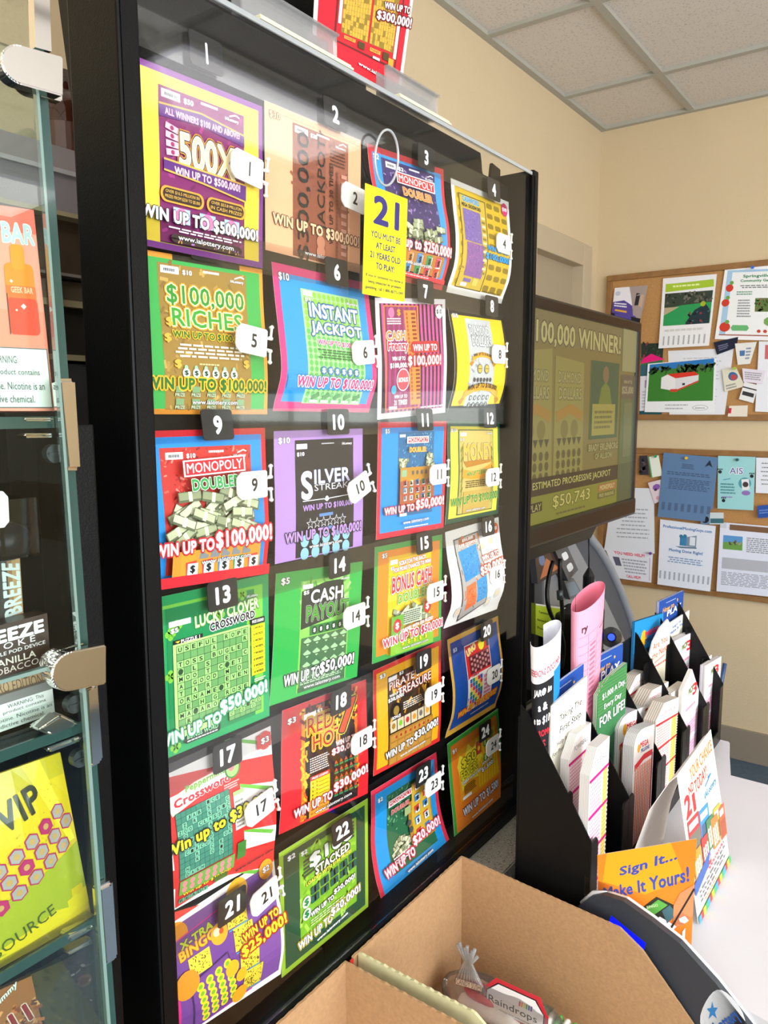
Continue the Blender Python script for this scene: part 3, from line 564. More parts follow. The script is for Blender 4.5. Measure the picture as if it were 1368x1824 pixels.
def c18(k):
    k.face = '#e0202c'; k.R(.21, .05, .87, .98, '#1c1418'); k.R(.21, .05, .25, .98, '#f08c1c'); k.R(.84, .3, .87, .85, '#f08c1c'); k.noise(.21, .05, .87, .3, 90, ['#f0a020', '#d84818', '#f8d028', '#7c1c10'], .035); k.noise(.21, .3, .27, .98, 40, ['#f8c020', '#e06010'], .03); k.noise(.82, .5, .87, .9, 30, ['#f8c020', '#b83010'], .02)
    k.T('$3', .1, .11, .09, .055, W_, [(K_, .06)]); k.R(.23, .1, .37, .145, W_); k.T('$3', .41, .115, .06, .04, W_, [(K_, .05)]); k.T('IALottery', .78, .1, .1, .025, W_, [(K_, .05)])
    k.T('RED', .42, .21, .3, .14, '#b01c24', [('#f8c828', .1), ('#2a0c10', .05), ('#f8d860', .03)], bold=.01); k.T('HOT', .5, .36, .34, .12, '#b01c24', [('#f8c828', .1), ('#2a0c10', .05), ('#f8d860', .03)], bold=.01)
    k.T('7', .73, .235, .24, .27, '#e8481c', [('#f4e020', .05), (K_, .03)], bold=.02); k.T('S', .845, .31, .05, .06, '#f06c20')
    k.T('WIN UP TO', .72, .44, .26, .045, W_, [('#c8202c', .06)]); k.T('$30,000', .7, .5, .32, .06, W_, [('#c8202c', .06)]); k.M(.29, .47, .52, .6, 7, '#e8e4e0')
    k.R(.29, .625, .51, .66, '#d8302c'); k.T('PRIZE LEGEND', .4, .643, .18, .018, W_); k.R(.29, .66, .51, .97, '#f6cc1c'); k.R(.29, .82, .51, .97, '#f49a24')
    for i in range(9): k.T(f'{i+3} - 7', .34, .685+.032*i, .06, .018, K_); k.R(.38, .69+.032*i, .5, .693+.032*i, K_, False)
    k.lay += 1
    for j in range(5):
        for i in range(5): k.P([(.56+.06*i, .6+.065*j), (.58+.06*i, .57+.065*j), (.6+.06*i, .6+.065*j)], '#c8502c', False); k.R(.56+.06*i, .605+.065*j, .605+.06*i, .62+.065*j, '#2c8c50', False)
    k.lay += 1; win(k, 'WIN UP TO', .33, .86, .42, .08, '#fbeef0', [('#b01828', .09)], rot=4); win(k, '$30,000!', .76, .78, .42, .09, '#fbeef0', [('#b01828', .09)], rot=6); web(k, .56, .93, .42, .036, rot=3)
def c19(k):
    frame(k, '#dc2c2c', '#f2b01c', .04); k.R(.19, .12, .84, .88, '#3c2a1c'); k.noise(.19, .12, .84, .6, 70, ['#8a5a20', '#c88c28', '#2a1a10', '#e8b040'], .05); k.R(.56, .1, .84, .26, '#d89c20'); k.T('$3', .12, .09, .08, .045, W_, [(K_, .06)])
    k.R(.2, .135, .32, .175, W_); k.T('$3', .38, .14, .06, .035, W_, [(K_, .05)]); k.T("PIRATE'S", .43, .21, .44, .075, '#f4eee4', [('#8c1c1c', .07)], rot=2, bold=.01); k.T('TREASURE', .58, .3, .5, .08, '#f4eee4', [('#8c1c1c', .07)], rot=3, bold=.01); k.T('WIN UP TO', .3, .31, .18, .025, W_); k.T('$30,000!', .3, .35, .22, .04, W_, [(K_, .06)])
    k.C(.3, .48, .075, '#1c1410'); k.C(.3, .47, .04, '#a08038'); k.T('BONUS', .3, .53, .12, .03, W_); k.M(.4, .42, .72, .5, 4, '#e8e0d0')
    for i in range(6): k.R(.21+.1*i, .555, .3+.1*i, .66, '#d8c8a8'); k.C(.255+.1*i, .605, .025, ['#a87820', '#7cc030', '#c03030', '#e09020', '#70706c', '#e8a020'][i])
    k.R(.19, .67, .84, .97, '#a8762c'); k.grid(.2, .68, .83, .97, 6, 4, lambda u, v, i, j: k.R(u-.045, v-.028, u+.045, v+.028, '#c08c38', False)); k.grid(.25, .7, .8, .73, 8, 1, lambda u, v, i, j: k.C(u, v, .014, '#b02c24', False, n=8))
    win(k, 'WIN UP TO', .34, .845, .4, .075, W_, [(K_, .09)], rot=4); win(k, '$30,000!', .74, .79, .38, .09, W_, [(K_, .09)], rot=5); k.T('www.ialottery.com', .54, .92, .38, .032, W_, [(K_, .04)], rot=3)
def c20(k):
    frame(k, '#dca83c', '#164a9c', .04); k.R(.28, .14, .76, .82, '#e8e4e0'); k.R(.29, .15, .75, .46, '#d82020'); k.noise(.3, .46, .5, .78, 70, ['#2c60b0', '#d03438', '#e8c838', '#2c8c50'], .03); k.R(.34, .26, .74, .44, '#7c1c2c'); k.grid(.36, .28, .74, .43, 7, 6, lambda u, v, i, j: k.C(u, v, .018, '#3c1018' if (i+j) % 2 else '#c89c9c', False, n=8))
    k.T('UNO', .4, .2, .18, .07, '#f4d82c', [(K_, .07), (W_, .04)], rot=15); k.C(.6, .19, .06, '#f4e82c', n=10); k.R(.7, .15, .75, .24, '#2a2a2c'); k.T('$3', .11, .13, .07, .045, '#d8e0f0'); k.R(.3, .47, .5, .78, '#f0efe8'); 
    k.grid(.31, .48, .56, .78, 5, 7, lambda u, v, i, j: k.R(u-.022, v-.02, u+.022, v+.02, ['#2c60b0', '#d03438', '#e8c838', '#2c8c50'][(i*3+j*5) % 4], False)); k.grid(.58, .5, .74, .76, 1, 6, lambda u, v, i, j: k.R(u-.07, v-.014, u+.07, v+.014, '#c87c94', False))
    win(k, 'WIN UP TO $30,000!', .5, .78, .76, .085, '#f0b020', [('#c01818', .09)], rot=3, shear=.2); k.T('www.ialottery.com', .58, .87, .36, .03, '#e8ecf4', rot=2)
def c21(k):
    k.face = '#f6f2ec'; k.R(.0, .05, .97, .97, '#7c4ca0'); k.C(.07, .14, .11, '#f0981c'); k.C(.62, .1, .1, '#f4b41c'); k.P([(.02, .17), (.53, .12), (.7, .95), (.0, .99)], '#e0208c'); k.P([(.03, .18), (.51, .13), (.67, .94), (.05, .99)], '#6c3c94')
    k.T('X-TRA', .24, .22, .28, .065, '#c8dc28', [('#3c1450', .05)], rot=4); k.T('BINGO', .24, .29, .32, .08, '#f4b41c', [('#a03c10', .05)], rot=4); k.C(.42, .31, .075, '#f4a820'); k.C(.4, .29, .03, '#fbe0b0'); k.C(.44, .3, .02, '#c84c18')
    k.R(.14, .35, .32, .5, '#f0d43c'); k.noise(.15, .36, .31, .49, 40, ['#3c3410'], .01)
    for j in range(4): k.R(.5+.03*j, .16+.19*j, .68+.03*j, .335+.19*j, '#f0d43c', rot=-3); k.R(.5+.03*j, .34+.19*j, .68+.03*j, .35+.19*j, '#48a8c8'); k.noise(.51+.03*j, .17+.19*j, .67+.03*j, .33+.19*j, 60, ['#3c3410', '#6c5c18'], .01)
    k.P([(.12, .53), (.46, .47), (.52, .88), (.16, .97)], '#3c2060'); k.P([(.13, .54), (.45, .48), (.51, .87), (.17, .96)], '#6c3c94')
    for j in range(6):
        for i in range(4): k.C(.2+.08*i+.012*j, .6+.062*j-.015*i, .033, '#f4dc30', False, n=12)
    k.lay += 1
    for j in range(6):
        for i in range(4): k.C(.2+.08*i+.012*j, .6+.062*j-.015*i, .018, '#78b828', False, n=10)
    k.lay += 1; k.C(.48, .62, .06, '#f4b41c'); k.C(.56, .72, .05, '#f4b41c'); k.C(.56, .9, .07, '#f0a81c'); k.C(.1, .52, .1, '#e8901c'); k.C(.9, .06, .07, '#f4a01c'); k.T('$2', .9, .06, .07, .05, W_, [(K_, .06)])
    k.T('WIN UP TO', .78, .43, .36, .065, '#f4e02c', [('#a81c14', .13)], rot=6); k.T('$25,000!', .8, .53, .46, .1, '#f4e02c', [('#a81c14', .12)], rot=6)
def c22(k):
    frame(k, '#98c030', '#1c4c34', .04); k.R(.2, .1, .85, .86, '#7cb828'); k.noise(.2, .1, .85, .85, 80, ['#94cc34', '#68a424', '#a8d848'], .05); k.T('$2', .12, .09, .08, .045, W_, [(K_, .04)]); k.T('$2', .25, .12, .07, .04, W_, [(K_, .04)])
    for i in range(5): k.R(.24, .18+.03*i, .36, .2+.03*i, '#3c4838', rot=4); k.R(.72, .12+.03*i, .82, .14+.03*i, '#3c4838', rot=4)
    k.T('$100', .55, .215, .5, .13, '#f6f8f0', [('#2a5a24', .05)], bold=.04, rot=3); k.T('STACKED', .56, .315, .4, .075, '#f6f4d8', [(K_, .09)], rot=3); k.T('LOADED WITH $100 PRIZES', .52, .375, .52, .035, '#f2ec50', [('#4a6a18', .06)], rot=3)
    for j in range(2):
        for i in range(5): k.R(.31+.11*i, .44+.075*j-.012*i, .4+.11*i, .5+.075*j-.012*i, '#1c5a50', False, rot=3); k.R(.345+.11*i, .445+.075*j-.012*i, .365+.11*i, .495+.075*j-.012*i, '#a8dcf0', True, rot=3); k.lay -= 1
    k.lay += 2
    for v in (.53, .63): k.C(.26, v, .045, '#d8e0d0'); k.T('$', .26, v, .05, .065, '#1c8448')
    k.T('WIN UP TO', .43, .655, .26, .045, W_, [(K_, .09)], rot=3); k.T('$20,000!', .69, .61, .26, .05, W_, [(K_, .08)], rot=3); k.M(.3, .7, .72, .76, 3, '#d8f0a0'); win(k, 'WIN UP TO', .35, .83, .38, .075, W_, [('#f2e030', .11), (K_, .06)], rot=5); win(k, '$20,000!', .7, .76, .36, .085, W_, [('#f2e030', .1), (K_, .06)], rot=5); k.T('www.ialottery.com', .54, .9, .36, .032, W_, rot=4)
def c23(k):
    frame(k, '#e0304c', '#1c9ae4', .05); k.R(.21, .12, .85, .85, '#2c6c48'); k.noise(.22, .13, .6, .5, 90, ['#58a070', '#1c5034', '#80b890'], .02); k.T('$2', .12, .12, .07, .04, W_, [(K_, .04)]); bills(k, .27, .58, .5, .72, 14, .06)
    k.R(.5, .3, .85, .74, '#b8862c'); k.P([(.55, .14), (.82, .14), (.84, .72), (.55, .72)], '#d8b030')
    mono(k, .38, .2, .34, .06, c2='#c83038', o='#f4e8e0')
    for j in range(5):
        for i in range(2): cash(k, .63+.13*i, .19+.115*j, .038, ['#d04030', '#3080c0'][(i+j) % 2])
    k.lay += 3; k.R(.44, .33, .53, .41, '#a8bc80'); k.C(.5, .5, .03, '#4c5054'); k.C(.52, .57, .03, '#4c5054'); k.M(.23, .7, .48, .77, 3, W_)
    win(k, 'WIN UP TO', .3, .77, .42, .085, '#fbeef4', [('#b81c38', .12), ('#e03050', .07)], rot=3); win(k, '$20,000!', .72, .68, .42, .1, '#fbeef4', [('#b81c38', .1), ('#e03050', .07)], rot=3); k.T('www.ialottery.com', .54, .875, .38, .036, W_, [(K_, .05)], rot=2); k.M(.35, .92, .75, .94, 1, '#e8f0f8')
def c24(k):
    frame(k, '#3ca43c', '#f08424', .05); k.R(.16, .14, .9, .68, '#f0a420'); k.R(.5, .14, .9, .66, '#f4c81c')
    for i in range(8): k.L([(.5+.05*i, .14), (.46+.05*i, .3), (.52+.05*i, .45), (.48+.05*i, .66)], .012, '#e89418', False)
    k.lay += 1; k.T('$1', .11, .12, .07, .045, W_, [(K_, .04)]); k.P([(.14, .3), (.2, .2), (.28, .26), (.36, .14), (.44, .22), (.56, .16), (.52, .3), (.62, .36), (.52, .42), (.5, .54), (.3, .5), (.2, .58), (.18, .42)], '#f8e43c')
    k.T('$50', .36, .3, .28, .11, '#f4e02c', [('#5a6418', .07)], rot=2, bold=.03); k.T('FEVER!', .35, .41, .32, .09, '#f4e02c', [('#5a6418', .07)], rot=3, bold=.03); k.R(.5, .18, .6, .32, '#c84838'); k.C(.55, .26, .025, '#f4d82c')
    for u, v in ((.68, .25), (.8, .2), (.66, .4), (.72, .33)): k.C(u, v, .045, '#5c9c34'); k.T('$', u, v, .04, .06, '#d8f0a0')
    k.T('EVERY WIN IS $50!', .38, .49, .36, .035, W_, [(K_, .06)], rot=3); k.M(.22, .53, .44, .62, 5, '#5a3c10'); k.T('WIN UP TO', .68, .44, .2, .03, W_, [(K_, .07)], rot=3); k.T('$1,500!', .68, .5, .24, .05, W_, [(K_, .07)], rot=3); k.R(.18, .63, .34, .66, W_)
    win(k, 'WIN UP TO $1,500!', .5, .775, .68, .1, '#f2f0f4', [('#4c2450', .08)], rot=3); k.T('www.ialottery.com', .5, .89, .4, .034, W_, [('#6c3c14', .05)], rot=3)
CARDS = {
 1: ([(225, 93), (467, 190), (468, 478), (231, 432)], (0, 0, 1, 0, 0), c1, 'purple and yellow 500X lottery ticket card in the top left slot'),
 2: ([(471, 178), (643, 250), (641, 487), (473, 445)], (0, 0, 0, 0, 0), c2, 'peach lottery ticket card with sideways $300,000 JACKPOT lettering'),
 3: ([(654, 255), (790, 302), (787, 517), (668, 490)], (0, 3, 12, 13, 0), c3, 'blue ticket card with purple centre partly behind the yellow age sign'),
 4: ([(803, 317), (906, 360), (893, 541), (795, 520)], (0, 6, 13, 13, 0), c4, 'curved yellow crossword ticket card with white edge, top right slot'),
 5: ([(232, 440), (467, 480), (476, 738), (250, 738)], (0, 0, 2, 3, 0), c5, 'green edged gold $100,000 RICHES ticket card under the 500X card'),
 6: ([(484, 466), (655, 505), (657, 735), (486, 732)], (0, 5, 11, 14, 0), c6, 'pink bordered blue INSTANT JACKPOT ticket card beside tag 6'),
 7: ([(668, 530), (793, 533), (793, 735), (672, 748)], (0, 1, 3, 2, 0), c7, 'pink and black striped CASH Frenzy ticket card below the yellow age sign'),
 8: ([(798, 548), (895, 562), (890, 729), (797, 735)], (0, 8, 13, 11, 0), c8, 'bent yellow ticket card with silver centre and gold ribbons, slot 8'),
 9: ([(248, 768), (472, 762), (474, 1018), (262, 1050)], (0, 1, 4, 5, 0), c9, 'red ticket card with stacks of banknotes and green DOUBLER lettering'),
 10: ([(488, 768), (646, 763), (645, 972), (490, 1005)], (0, 0, 1, 1, 0), c10, 'lilac and black SILVER STREAK ticket card'),
 11: ([(674, 752), (796, 750), (790, 940), (670, 962)], (0, 0, 0, 0, 0), c11, 'bright blue ticket card with red edge reading $50,000 in slot 11'),
 12: ([(798, 750), (890, 752), (887, 915), (793, 935)], (0, 1, 3, 2, 0), c12, 'yellow MONEY ticket card with dark green edge'),
 13: ([(264, 1068), (478, 1022), (480, 1275), (276, 1360)], (0, 0, 0, 0, 0), c13, 'green LUCKY CLOVER CROSSWORD ticket card in the left column'),
 14: ([(492, 1022), (646, 1000), (636, 1205), (480, 1258)], (0, 0, 1, 1, 0), c14, 'green CASH PAYOUT ticket card with dark ticket print'),
 15: ([(668, 975), (788, 952), (785, 1140), (663, 1183)], (0, 0, 0, 0, 0), c15, 'orange and yellow BONUS CASH DOUBLER ticket card with green edge'),
 16: ([(793, 948), (888, 921), (885, 1085), (790, 1120)], (0, 5, 13, 14, 0), c16, 'curled white ticket card with blue and orange crossword, slot 16'),
 17: ([(281, 1387), (482, 1293), (487, 1525), (294, 1630)], (0, 2, 6, 6, 0), c17, 'red and white striped Peppermint Crossword ticket card'),
 18: ([(503, 1266), (652, 1210), (655, 1413), (497, 1487)], (0, 0, 1, 2, 0), c18, 'red and black RED HOT 7S ticket card'),
 19: ([(665, 1195), (786, 1140), (783, 1320), (665, 1383)], (0, 0, 1, 2, 0), c19, "red and orange PIRATE'S TREASURE ticket card"),
 20: ([(797, 1140), (887, 1097), (882, 1260), (793, 1315)], (0, 6, 13, 12, 0), c20, 'curled dark blue ticket card with gold edge, slot 20'),
 21: ([(291, 1652), (487, 1522), (500, 1735), (308, 1862)], (0, 3, 9, 9, 0), c21, 'purple BINGO ticket card with $25,000 in the bottom left slot'),
 22: ([(497, 1520), (655, 1422), (656, 1615), (502, 1742)], (0, 0, 0, 0, 0), c22, 'dark and light green $100 STACKED ticket card'),
 23: ([(661, 1410), (777, 1340), (805, 1510), (682, 1615)], (0, -5, -11, -9, 0), c23, 'blue ticket card with red edge reading $20,000, bottom row, curling at its foot'),
 24: ([(797, 1325), (887, 1262), (903, 1420), (810, 1497)], (0, -1, -1, 0, 0), c24, 'orange ticket card with green edge reading $1,500, lowest in the right column'),
}
# ------------------------------------------------------------------ the room
def struct(o): return tag(o, kind='structure')
LW = 0.642; RW = 2.806; FL = 0.05; FY = -3.45; BX = -2.45
struct(box('wall_left', (BX, LW, FL), (2.07, LW+.1, CEIL+.25), WALL))
struct(box('wall_left', (2.07, LW, 2.19), (RW, LW+.1, CEIL+.25), WALL))
struct(box('wall_left', (2.70, LW, FL), (RW, LW+.1, 2.19), WALL))
struct(box('wall_right', (RW, FY, FL), (RW+.1, LW+.1, CEIL+.25), WALL))
struct(box('wall_back', (BX-.1, FY, FL), (BX, LW+.1, CEIL+.25), WALL))
struct(box('wall_front', (BX, FY-.1, FL), (RW, FY, .7), WALL)); struct(box('wall_front', (BX, FY-.1, 2.3), (RW, FY, CEIL+.25), WALL))
for i, (a, b) in enumerate(((1.4, RW),)):
    if a < b: struct(box('wall_front', (a, FY-.1, .7), (b, FY, 2.3), WALL))
wf = struct(box('window_1', (BX, FY-.06, .7), (1.4, FY-.04, 2.3), mat('daylit_window', '#dbe8f4', .3, emis=1.1)))
for x in (BX, -1.2, .05, 1.33): box('window_frame', (x, FY-.04, .7), (x+.07, FY+.01, 2.3), BPLAS, wf)
box('window_rail', (BX, FY-.04, 1.42), (1.4, FY+.0, 1.49), BPLAS, wf)
w2 = struct(box('window_2', (RW-.02, -3.2, 1.44), (RW-.002, -1.2, 1.60), mat('strip_window_glow', '#e8f0e8', .3, emis=1.0)))  # unseen glowing strip, added to reflect as a pale band in the clear cover
b = bmesh.new()
for y in (-3.22, -2.55, -1.88, -1.2): add_box(b, (RW-.03, y, 1.42), (RW-.001, y+.04, 1.62))
add_box(b, (RW-.03, -3.22, 1.60), (RW-.001, -1.16, 1.62)); add_box(b, (RW-.03, -3.22, 1.42), (RW-.001, -1.16, 1.44)); bm_obj('window_frame', b, TBAR, w2)
struct(box('floor', (BX, FY, FL-.06), (RW, LW, FL), CARPET))
struct(box('baseboard_right', (RW-.012, FY, FL), (RW, LW, FL+.135), BASEB, bev=.003)); struct(box('baseboard_left', (-2.4, LW-.012, FL), (2.07, LW, FL+.135), BASEB))
# door frame in the left wall by the corner
dr = struct(box('door_1', (2.16, LW+.03, FL), (2.64, LW+.07, 2.1), mat('tan_door_leaf', '#a8997f', .6)))
fr = bmesh.new(); add_box(fr, (2.07, LW-.02, FL), (2.16, LW+.05, 2.19), .004); add_box(fr, (2.61, LW-.02, FL), (2.70, LW+.05, 2.19), .004); add_box(fr, (2.16, LW-.02, 2.1), (2.61, LW+.05, 2.19), .004)
bm_obj('door_frame', fr, FRAMEW, dr)
# suspended ceiling
ce = struct(box('ceiling', (BX, FY, CEIL+.012), (RW, LW, CEIL+.05), TILE))
bm = bmesh.new(); T0 = .610; XB = 2.371; YB = .267; W2 = .013
x = XB
xs = [XB-T0*i for i in range(9) if XB-T0*i > BX]; ys = [YB-T0*i for i in range(7) if YB-T0*i > FY]
for x in xs: add_box(bm, (x-W2, FY, CEIL), (x+W2, LW, CEIL+.014))
for y in ys: add_box(bm, (BX, y-W2, CEIL-.0005), (RW, y+W2, CEIL+.0135))
add_box(bm, (BX, LW-.025, CEIL-.001), (RW, LW, CEIL+.02)); add_box(bm, (RW-.025, FY, CEIL-.0016), (RW-.0005, LW-.0005, CEIL+.019))
struct(bm_obj('trim_1', bm, TBAR))
for i, (x, y) in enumerate(LAMPS):
    t = thing('ceiling_lamp', (x, y, CEIL-.02), 'flat white ceiling light panel behind the viewer', 'lamp', 'ceiling light panels')
    box('diffuser', (x-.55, y-.25, CEIL-.012), (x+.55, y+.25, CEIL-.002), mat('lamp_diffuser', '#f4f4ff', .5, emis=1.0), t)
    b2 = bmesh.new()
    for q in ((-.58, -.28, .58, -.25), (-.58, .25, .58, .28), (-.58, -.25, -.55, .25), (.55, -.25, .58, .25)): add_box(b2, (x+q[0], y+q[1], CEIL-.014), (x+q[2], y+q[3], CEIL-.001))
    bm_obj('lamp_frame', b2, TBAR, t)
# ------------------------------------------------------------------ counters
CT = .72
cab = prism('terrazzo_ledge', [(-1.3, -.058, CT-.03), (.459, -.058, CT-.03), (.459, -.118, CT-.03), (1.25, -.118, CT-.03), (1.25, .3, CT-.03), (-1.3, .3, CT-.03)], (0, 0, .0595), TERR, None, .002)
tag(cab, 'speckled terrazzo counter ledge under the black ticket display', 'counter')
pl = [(.486, -.122), (.507, -.29), (.475, -.45), (.452, -.555), (.40, -1.0), (1.16, -1.0), (1.16, -.33), (1.345, -.29), (1.345, -.122)]
wc = thing('white_counter', (.8, -.5, FL), 'white laminate counter top at the lower right', 'counter')
prism('counter_top', [(a, b, CT) for a, b in pl], (0, 0, -.04), WHITEC, wc, .002)
box('counter_base', (.52, -.95, FL), (1.12, -.14, CT-.04), MAUVE, wc)
lb = box('counter_cabinet', (-1.28, -.04, FL), (1.2, .28, CT-.031), DGREY); tag(lb, 'dark cabinet front below the terrazzo ledge', 'cabinet')
sh = box('impulse_shelf', (-.60, -.47, .575), (.456, -.062, .59), DGREY); tag(sh, 'low dark shelf carrying the open cardboard boxes', 'shelf')
sb = box('shelf_bracket', (-.5, -.45, FL), (.40, -.16, .575), BPLAS, sh)
# ------------------------------------------------------------------ the ticket display case
Z0 = 1.870; DZ = .187
tabx = lambda c: .2048*c
case = thing('ticket_display_case', (.3, 0, .75), 'tall black framed display case holding rows of numbered lottery ticket cards', 'display case')
def post(name, x0, x1, z0, z1):
    b = bmesh.new(); add_box(b, (x0, -.052, z0), (x1, .022, z1), .0025); add_box(b, (x0+.003, -.0535, z0+.01), (x0+.008, -.05, z1-.01)); return bm_obj(name, b, BLACK, case)
post('left_post', -.127, -.104, .75, 2.06); post('right_post', .702, .722, .752, 1.918)
b = bmesh.new(); add_box(b, (-.104, -.052, .750), (.702, .022, .768), .002); add_box(b, (-.104, -.0545, .757), (.702, -.045, .775), .002); bm_obj('bottom_rail', b, BLACK, case)
# back panel with a finger notch near its right end
pts = [(-.104, .012, .768), (.702, .012, .768), (.702, .012, 1.928), (.672, .012, 1.932)]
for i in range(7): a = math.pi*i/6; pts.append((.652+.018*math.cos(a), .012, 1.925-.028*math.sin(a)))
pts += [(.630, .012, 1.938), (.30, .012, 1.940), (-.104, .012, 1.945)]
prism('back_panel', pts, (0, .005, 0), BLACK, case)
box('clear_cover', (-.104, -.0475, .775), (.702, -.0445, 1.912), ACRYL, case)
prism('clear_lid', [(-.104, -.0475, 1.912), (-.104, .011, 1.944), (-.104, .011, 1.947), (-.104, -.0475, 1.915)], (.806, 0, 0), ACRTOP, case)
box('lid_edge', (-.104, -.0495, 1.909), (.704, -.0470, 1.9145), CLRED, case, .0005)
# black slot tracks with clear fronts and their number tabs
def numtab(n, strip):
    YC = -.010 if n != 5 else -.0015
    c = (n-1) % 4; r = (n-1)//4; x = tabx(c); z = Z0-DZ*r; w = .0218; h = .0168
    tilt = random.uniform(-.0015, .0015)
    q = [(x-w+tilt, YC-.0125, z+h), (x+w+tilt, YC-.0125, z+h), (x+w-tilt, YC-.0135, z-h), (x-w-tilt, YC-.0135, z-h)]
    k = Ink(quad=q, thick=.0012)
    k.N(str(n), .5, .5, .60, W_, sq=1.0, bold=.045)
    rr = []
    for cx, cy, s in ((.9, .1, -90), (.9, .88, 0), (.1, .88, 90), (.1, .1, 180)):
        for i in range(4): t = math.radians(s+i*30); rr.append((cx+.1*math.cos(t), cy+.1*math.sin(t)))
    o = k.build('number_tab', PRINT, strip, face='#1a1a1b', side='#101010', back='#101010', outline=rr); return o
for r in range(6):
    z = Z0-DZ*r
    x0, x1 = -.103, .693
    rr = [(x0, YC-.0085, z+.0175), (x1-.008, YC-.0085, z+.0175), (x1, YC-.0085, z+.0105), (x1, YC-.0085, z-.012), (x1-.008, YC-.0085, z-.018), (x0, YC-.0085, z-.018)]
    st = prism('slot_strip', rr, (0, .0012, 0), ACRST, case)
    box('track', (x0, YC+.0006+.004, z-.012), (x1+.005, .0118, z+.026), BPLAS, case)
    for c in range(4): numtab(r*4+c+1, st)
for n, (px, bd, art, lab) in CARDS.items():
    k = Ink(quad=quad(px, 1, YC-(.007 if n == 1 else .001)), bend=prof(bd), thick=.0004); art(k)
    o = k.build('ticket_card', PRINT, face=k.face, side='#f0eee8', back='#f4f2ee', cuts=(1, 14)); tag(o, lab, 'ticket card', 'ticket cards in the display case')
# white numbered tags that stick out over each slot's right side: px centre, tilt
TAGS = {1: (441, 299, 8), 2: (630, 352, 8), 4: (897, 434, 4), 5: (449, 606, 9), 6: (648, 628, 0), 8: (889, 631, 4), 9: (450, 864, 4), 10: (640, 869, 14), 11: (781, 845, 3), 12: (878, 850, 3), 14: (632, 1098, 5), 15: (776, 1055, 4), 16: (885, 1023, 3), 17: (463, 1440, 7), 18: (645, 1320, 4), 19: (772, 1238, 0), 20: (880, 1202, 3), 21: (472, 1598, 4), 23: (772, 1398, 3), 24: (878, 1328, 3)}
for n, (px, py, tl) in TAGS.items():
    c = (n-1) % 4
    P = on(px, py, 1, YC-.019); w = .0235; h = .0155
    a = math.radians({1: -6, 2: -4, 5: -6, 6: 6, 10: 22, 17: 8, 21: 9}.get(n, 0)+0)
    rt = Vector((math.cos(a), 0, math.sin(a))); up = Vector((-math.sin(a), 0, math.cos(a)))
    q = [P-rt*w+up*h, P+rt*w+up*h, P+rt*w-up*h, P-rt*w-up*h]
    k = Ink(quad=q, thick=.0016)
    k.N(str(n), .57, .5, .50, K_, sq=1.0, bold=.028)
    ol = [(.16, .0), (.95, .0), (1.0, .06), (1.0, .94), (.95, 1.0), (.16, 1.0), (.03, .84), (0, .72), (0, .26), (.03, .16)]
    o = k.build('number_tag', PRINT, face='#efefe9', side='#dcdcd4', back='#e8e8e0', outline=ol)
    tag(o, f'white plastic tag printed {n} at the right of slot {n}', 'tag', 'white number tags')
    b = bmesh.new(); e = P+rt*w
    for s in (1, -1):
        y = Vector((0, .0008, 0)); p0 = e+up*s*.006+y; p1 = e+rt*.006+up*s*.007+y; p2 = e+rt*.007+up*s*.0205+y; p3 = e+rt*.001+up*s*.027+y
        add_tube(b, [p0, p1, p2], .0016, 8); add_tube(b, [p2-up*s*.002-rt*.002, p2+rt*.001], .0024, 8); add_tube(b, [p1-rt*.003, p1+rt*.002], .0023, 8)
    b.normal_update()
    hk = bm_obj('hook', b, TAGW, o, True)
# ------------------------------------------------------------------ yellow age notice with its clear ring
k = Ink(quad=[Vector((.2205, -.0565, 1.788)), Vector((.3125, -.0565, 1.788)), Vector((.3055, -.0565, 1.655)), Vector((.2135, -.0565, 1.655))], thick=.0008)
N_ = '#2b2470'
k.T('21', .5, .2, .62, .27, N_, bold=.035)
for s, v, w in (('YOU MUST BE', .43, .70), ('AT LEAST', .525, .46), ('21 YEARS OLD', .62, .72), ('TO PLAY!', .715, .44)): k.T(s, .5, v, w, .062, N_, bold=.026)
for s, v, w in (('If you or someone you know is', .82, .88), ('being impacted by problem', .876, .78), ('gambling, call 1-800-BETS-OFF', .932, .9)): k.T(s, .5, v, w, .038, '#27234a', bold=.02)
o = k.build('age_notice', PRINT, face='#f6ec12', side='#d8cf20', back='#f4f2ea'); tag(o, 'yellow card reading 21 you must be at least 21 years old to play', 'sign')
b = bmesh.new(); c0 = Vector((.267, -.0555, 1.829)); ring = [c0+Vector((.0245*math.cos(t), -.004*math.sin(t), .0325*math.sin(t))) for t in [i*2*math.pi/40 for i in range(41)]]
add_tube(b, ring, .0016, 8, False); o2 = bm_obj('hanging_ring', b, CLRED, None, True); tag(o2, 'clear plastic ring hanging above the yellow age notice', 'ring')
# ------------------------------------------------------------------ things on top of the case
q = [on(563, -60, 1, .030), on(744, -60, 1, .030), on(711, 182, 1, .030), on(556, 82, 1, .030)]
k = Ink(quad=q, thick=.0006); k.R(.035, 0, .965, 1, '#e0102a'); k.R(.2, 0, .9, .8, '#6c1018'); k.R(.22, 0, .88, .78, '#c01828')
for a, b_ in ((.27, .55), (.57, .84)):
    k.R(a, .05, b_, .68, '#8c7424'); rows = [''.join(random.choice('ABCDEFGHILMNOPRST     ') for _ in range(10)) for _ in range(13)]
    cw = (b_-a)/10
    for j in range(13):
        for i in range(10):
            if rows[j][i] != ' ': k.R(a+cw*i+.002, .055+.048*j, a+cw*(i+1)-.002, .055+.048*(j+1)-.003, '#d8a83c', False)
    k.lay += 1; k.noise(a+.01, .06, b_-.01, .67, 150, ['#7a6420', '#b08c30'], .008)
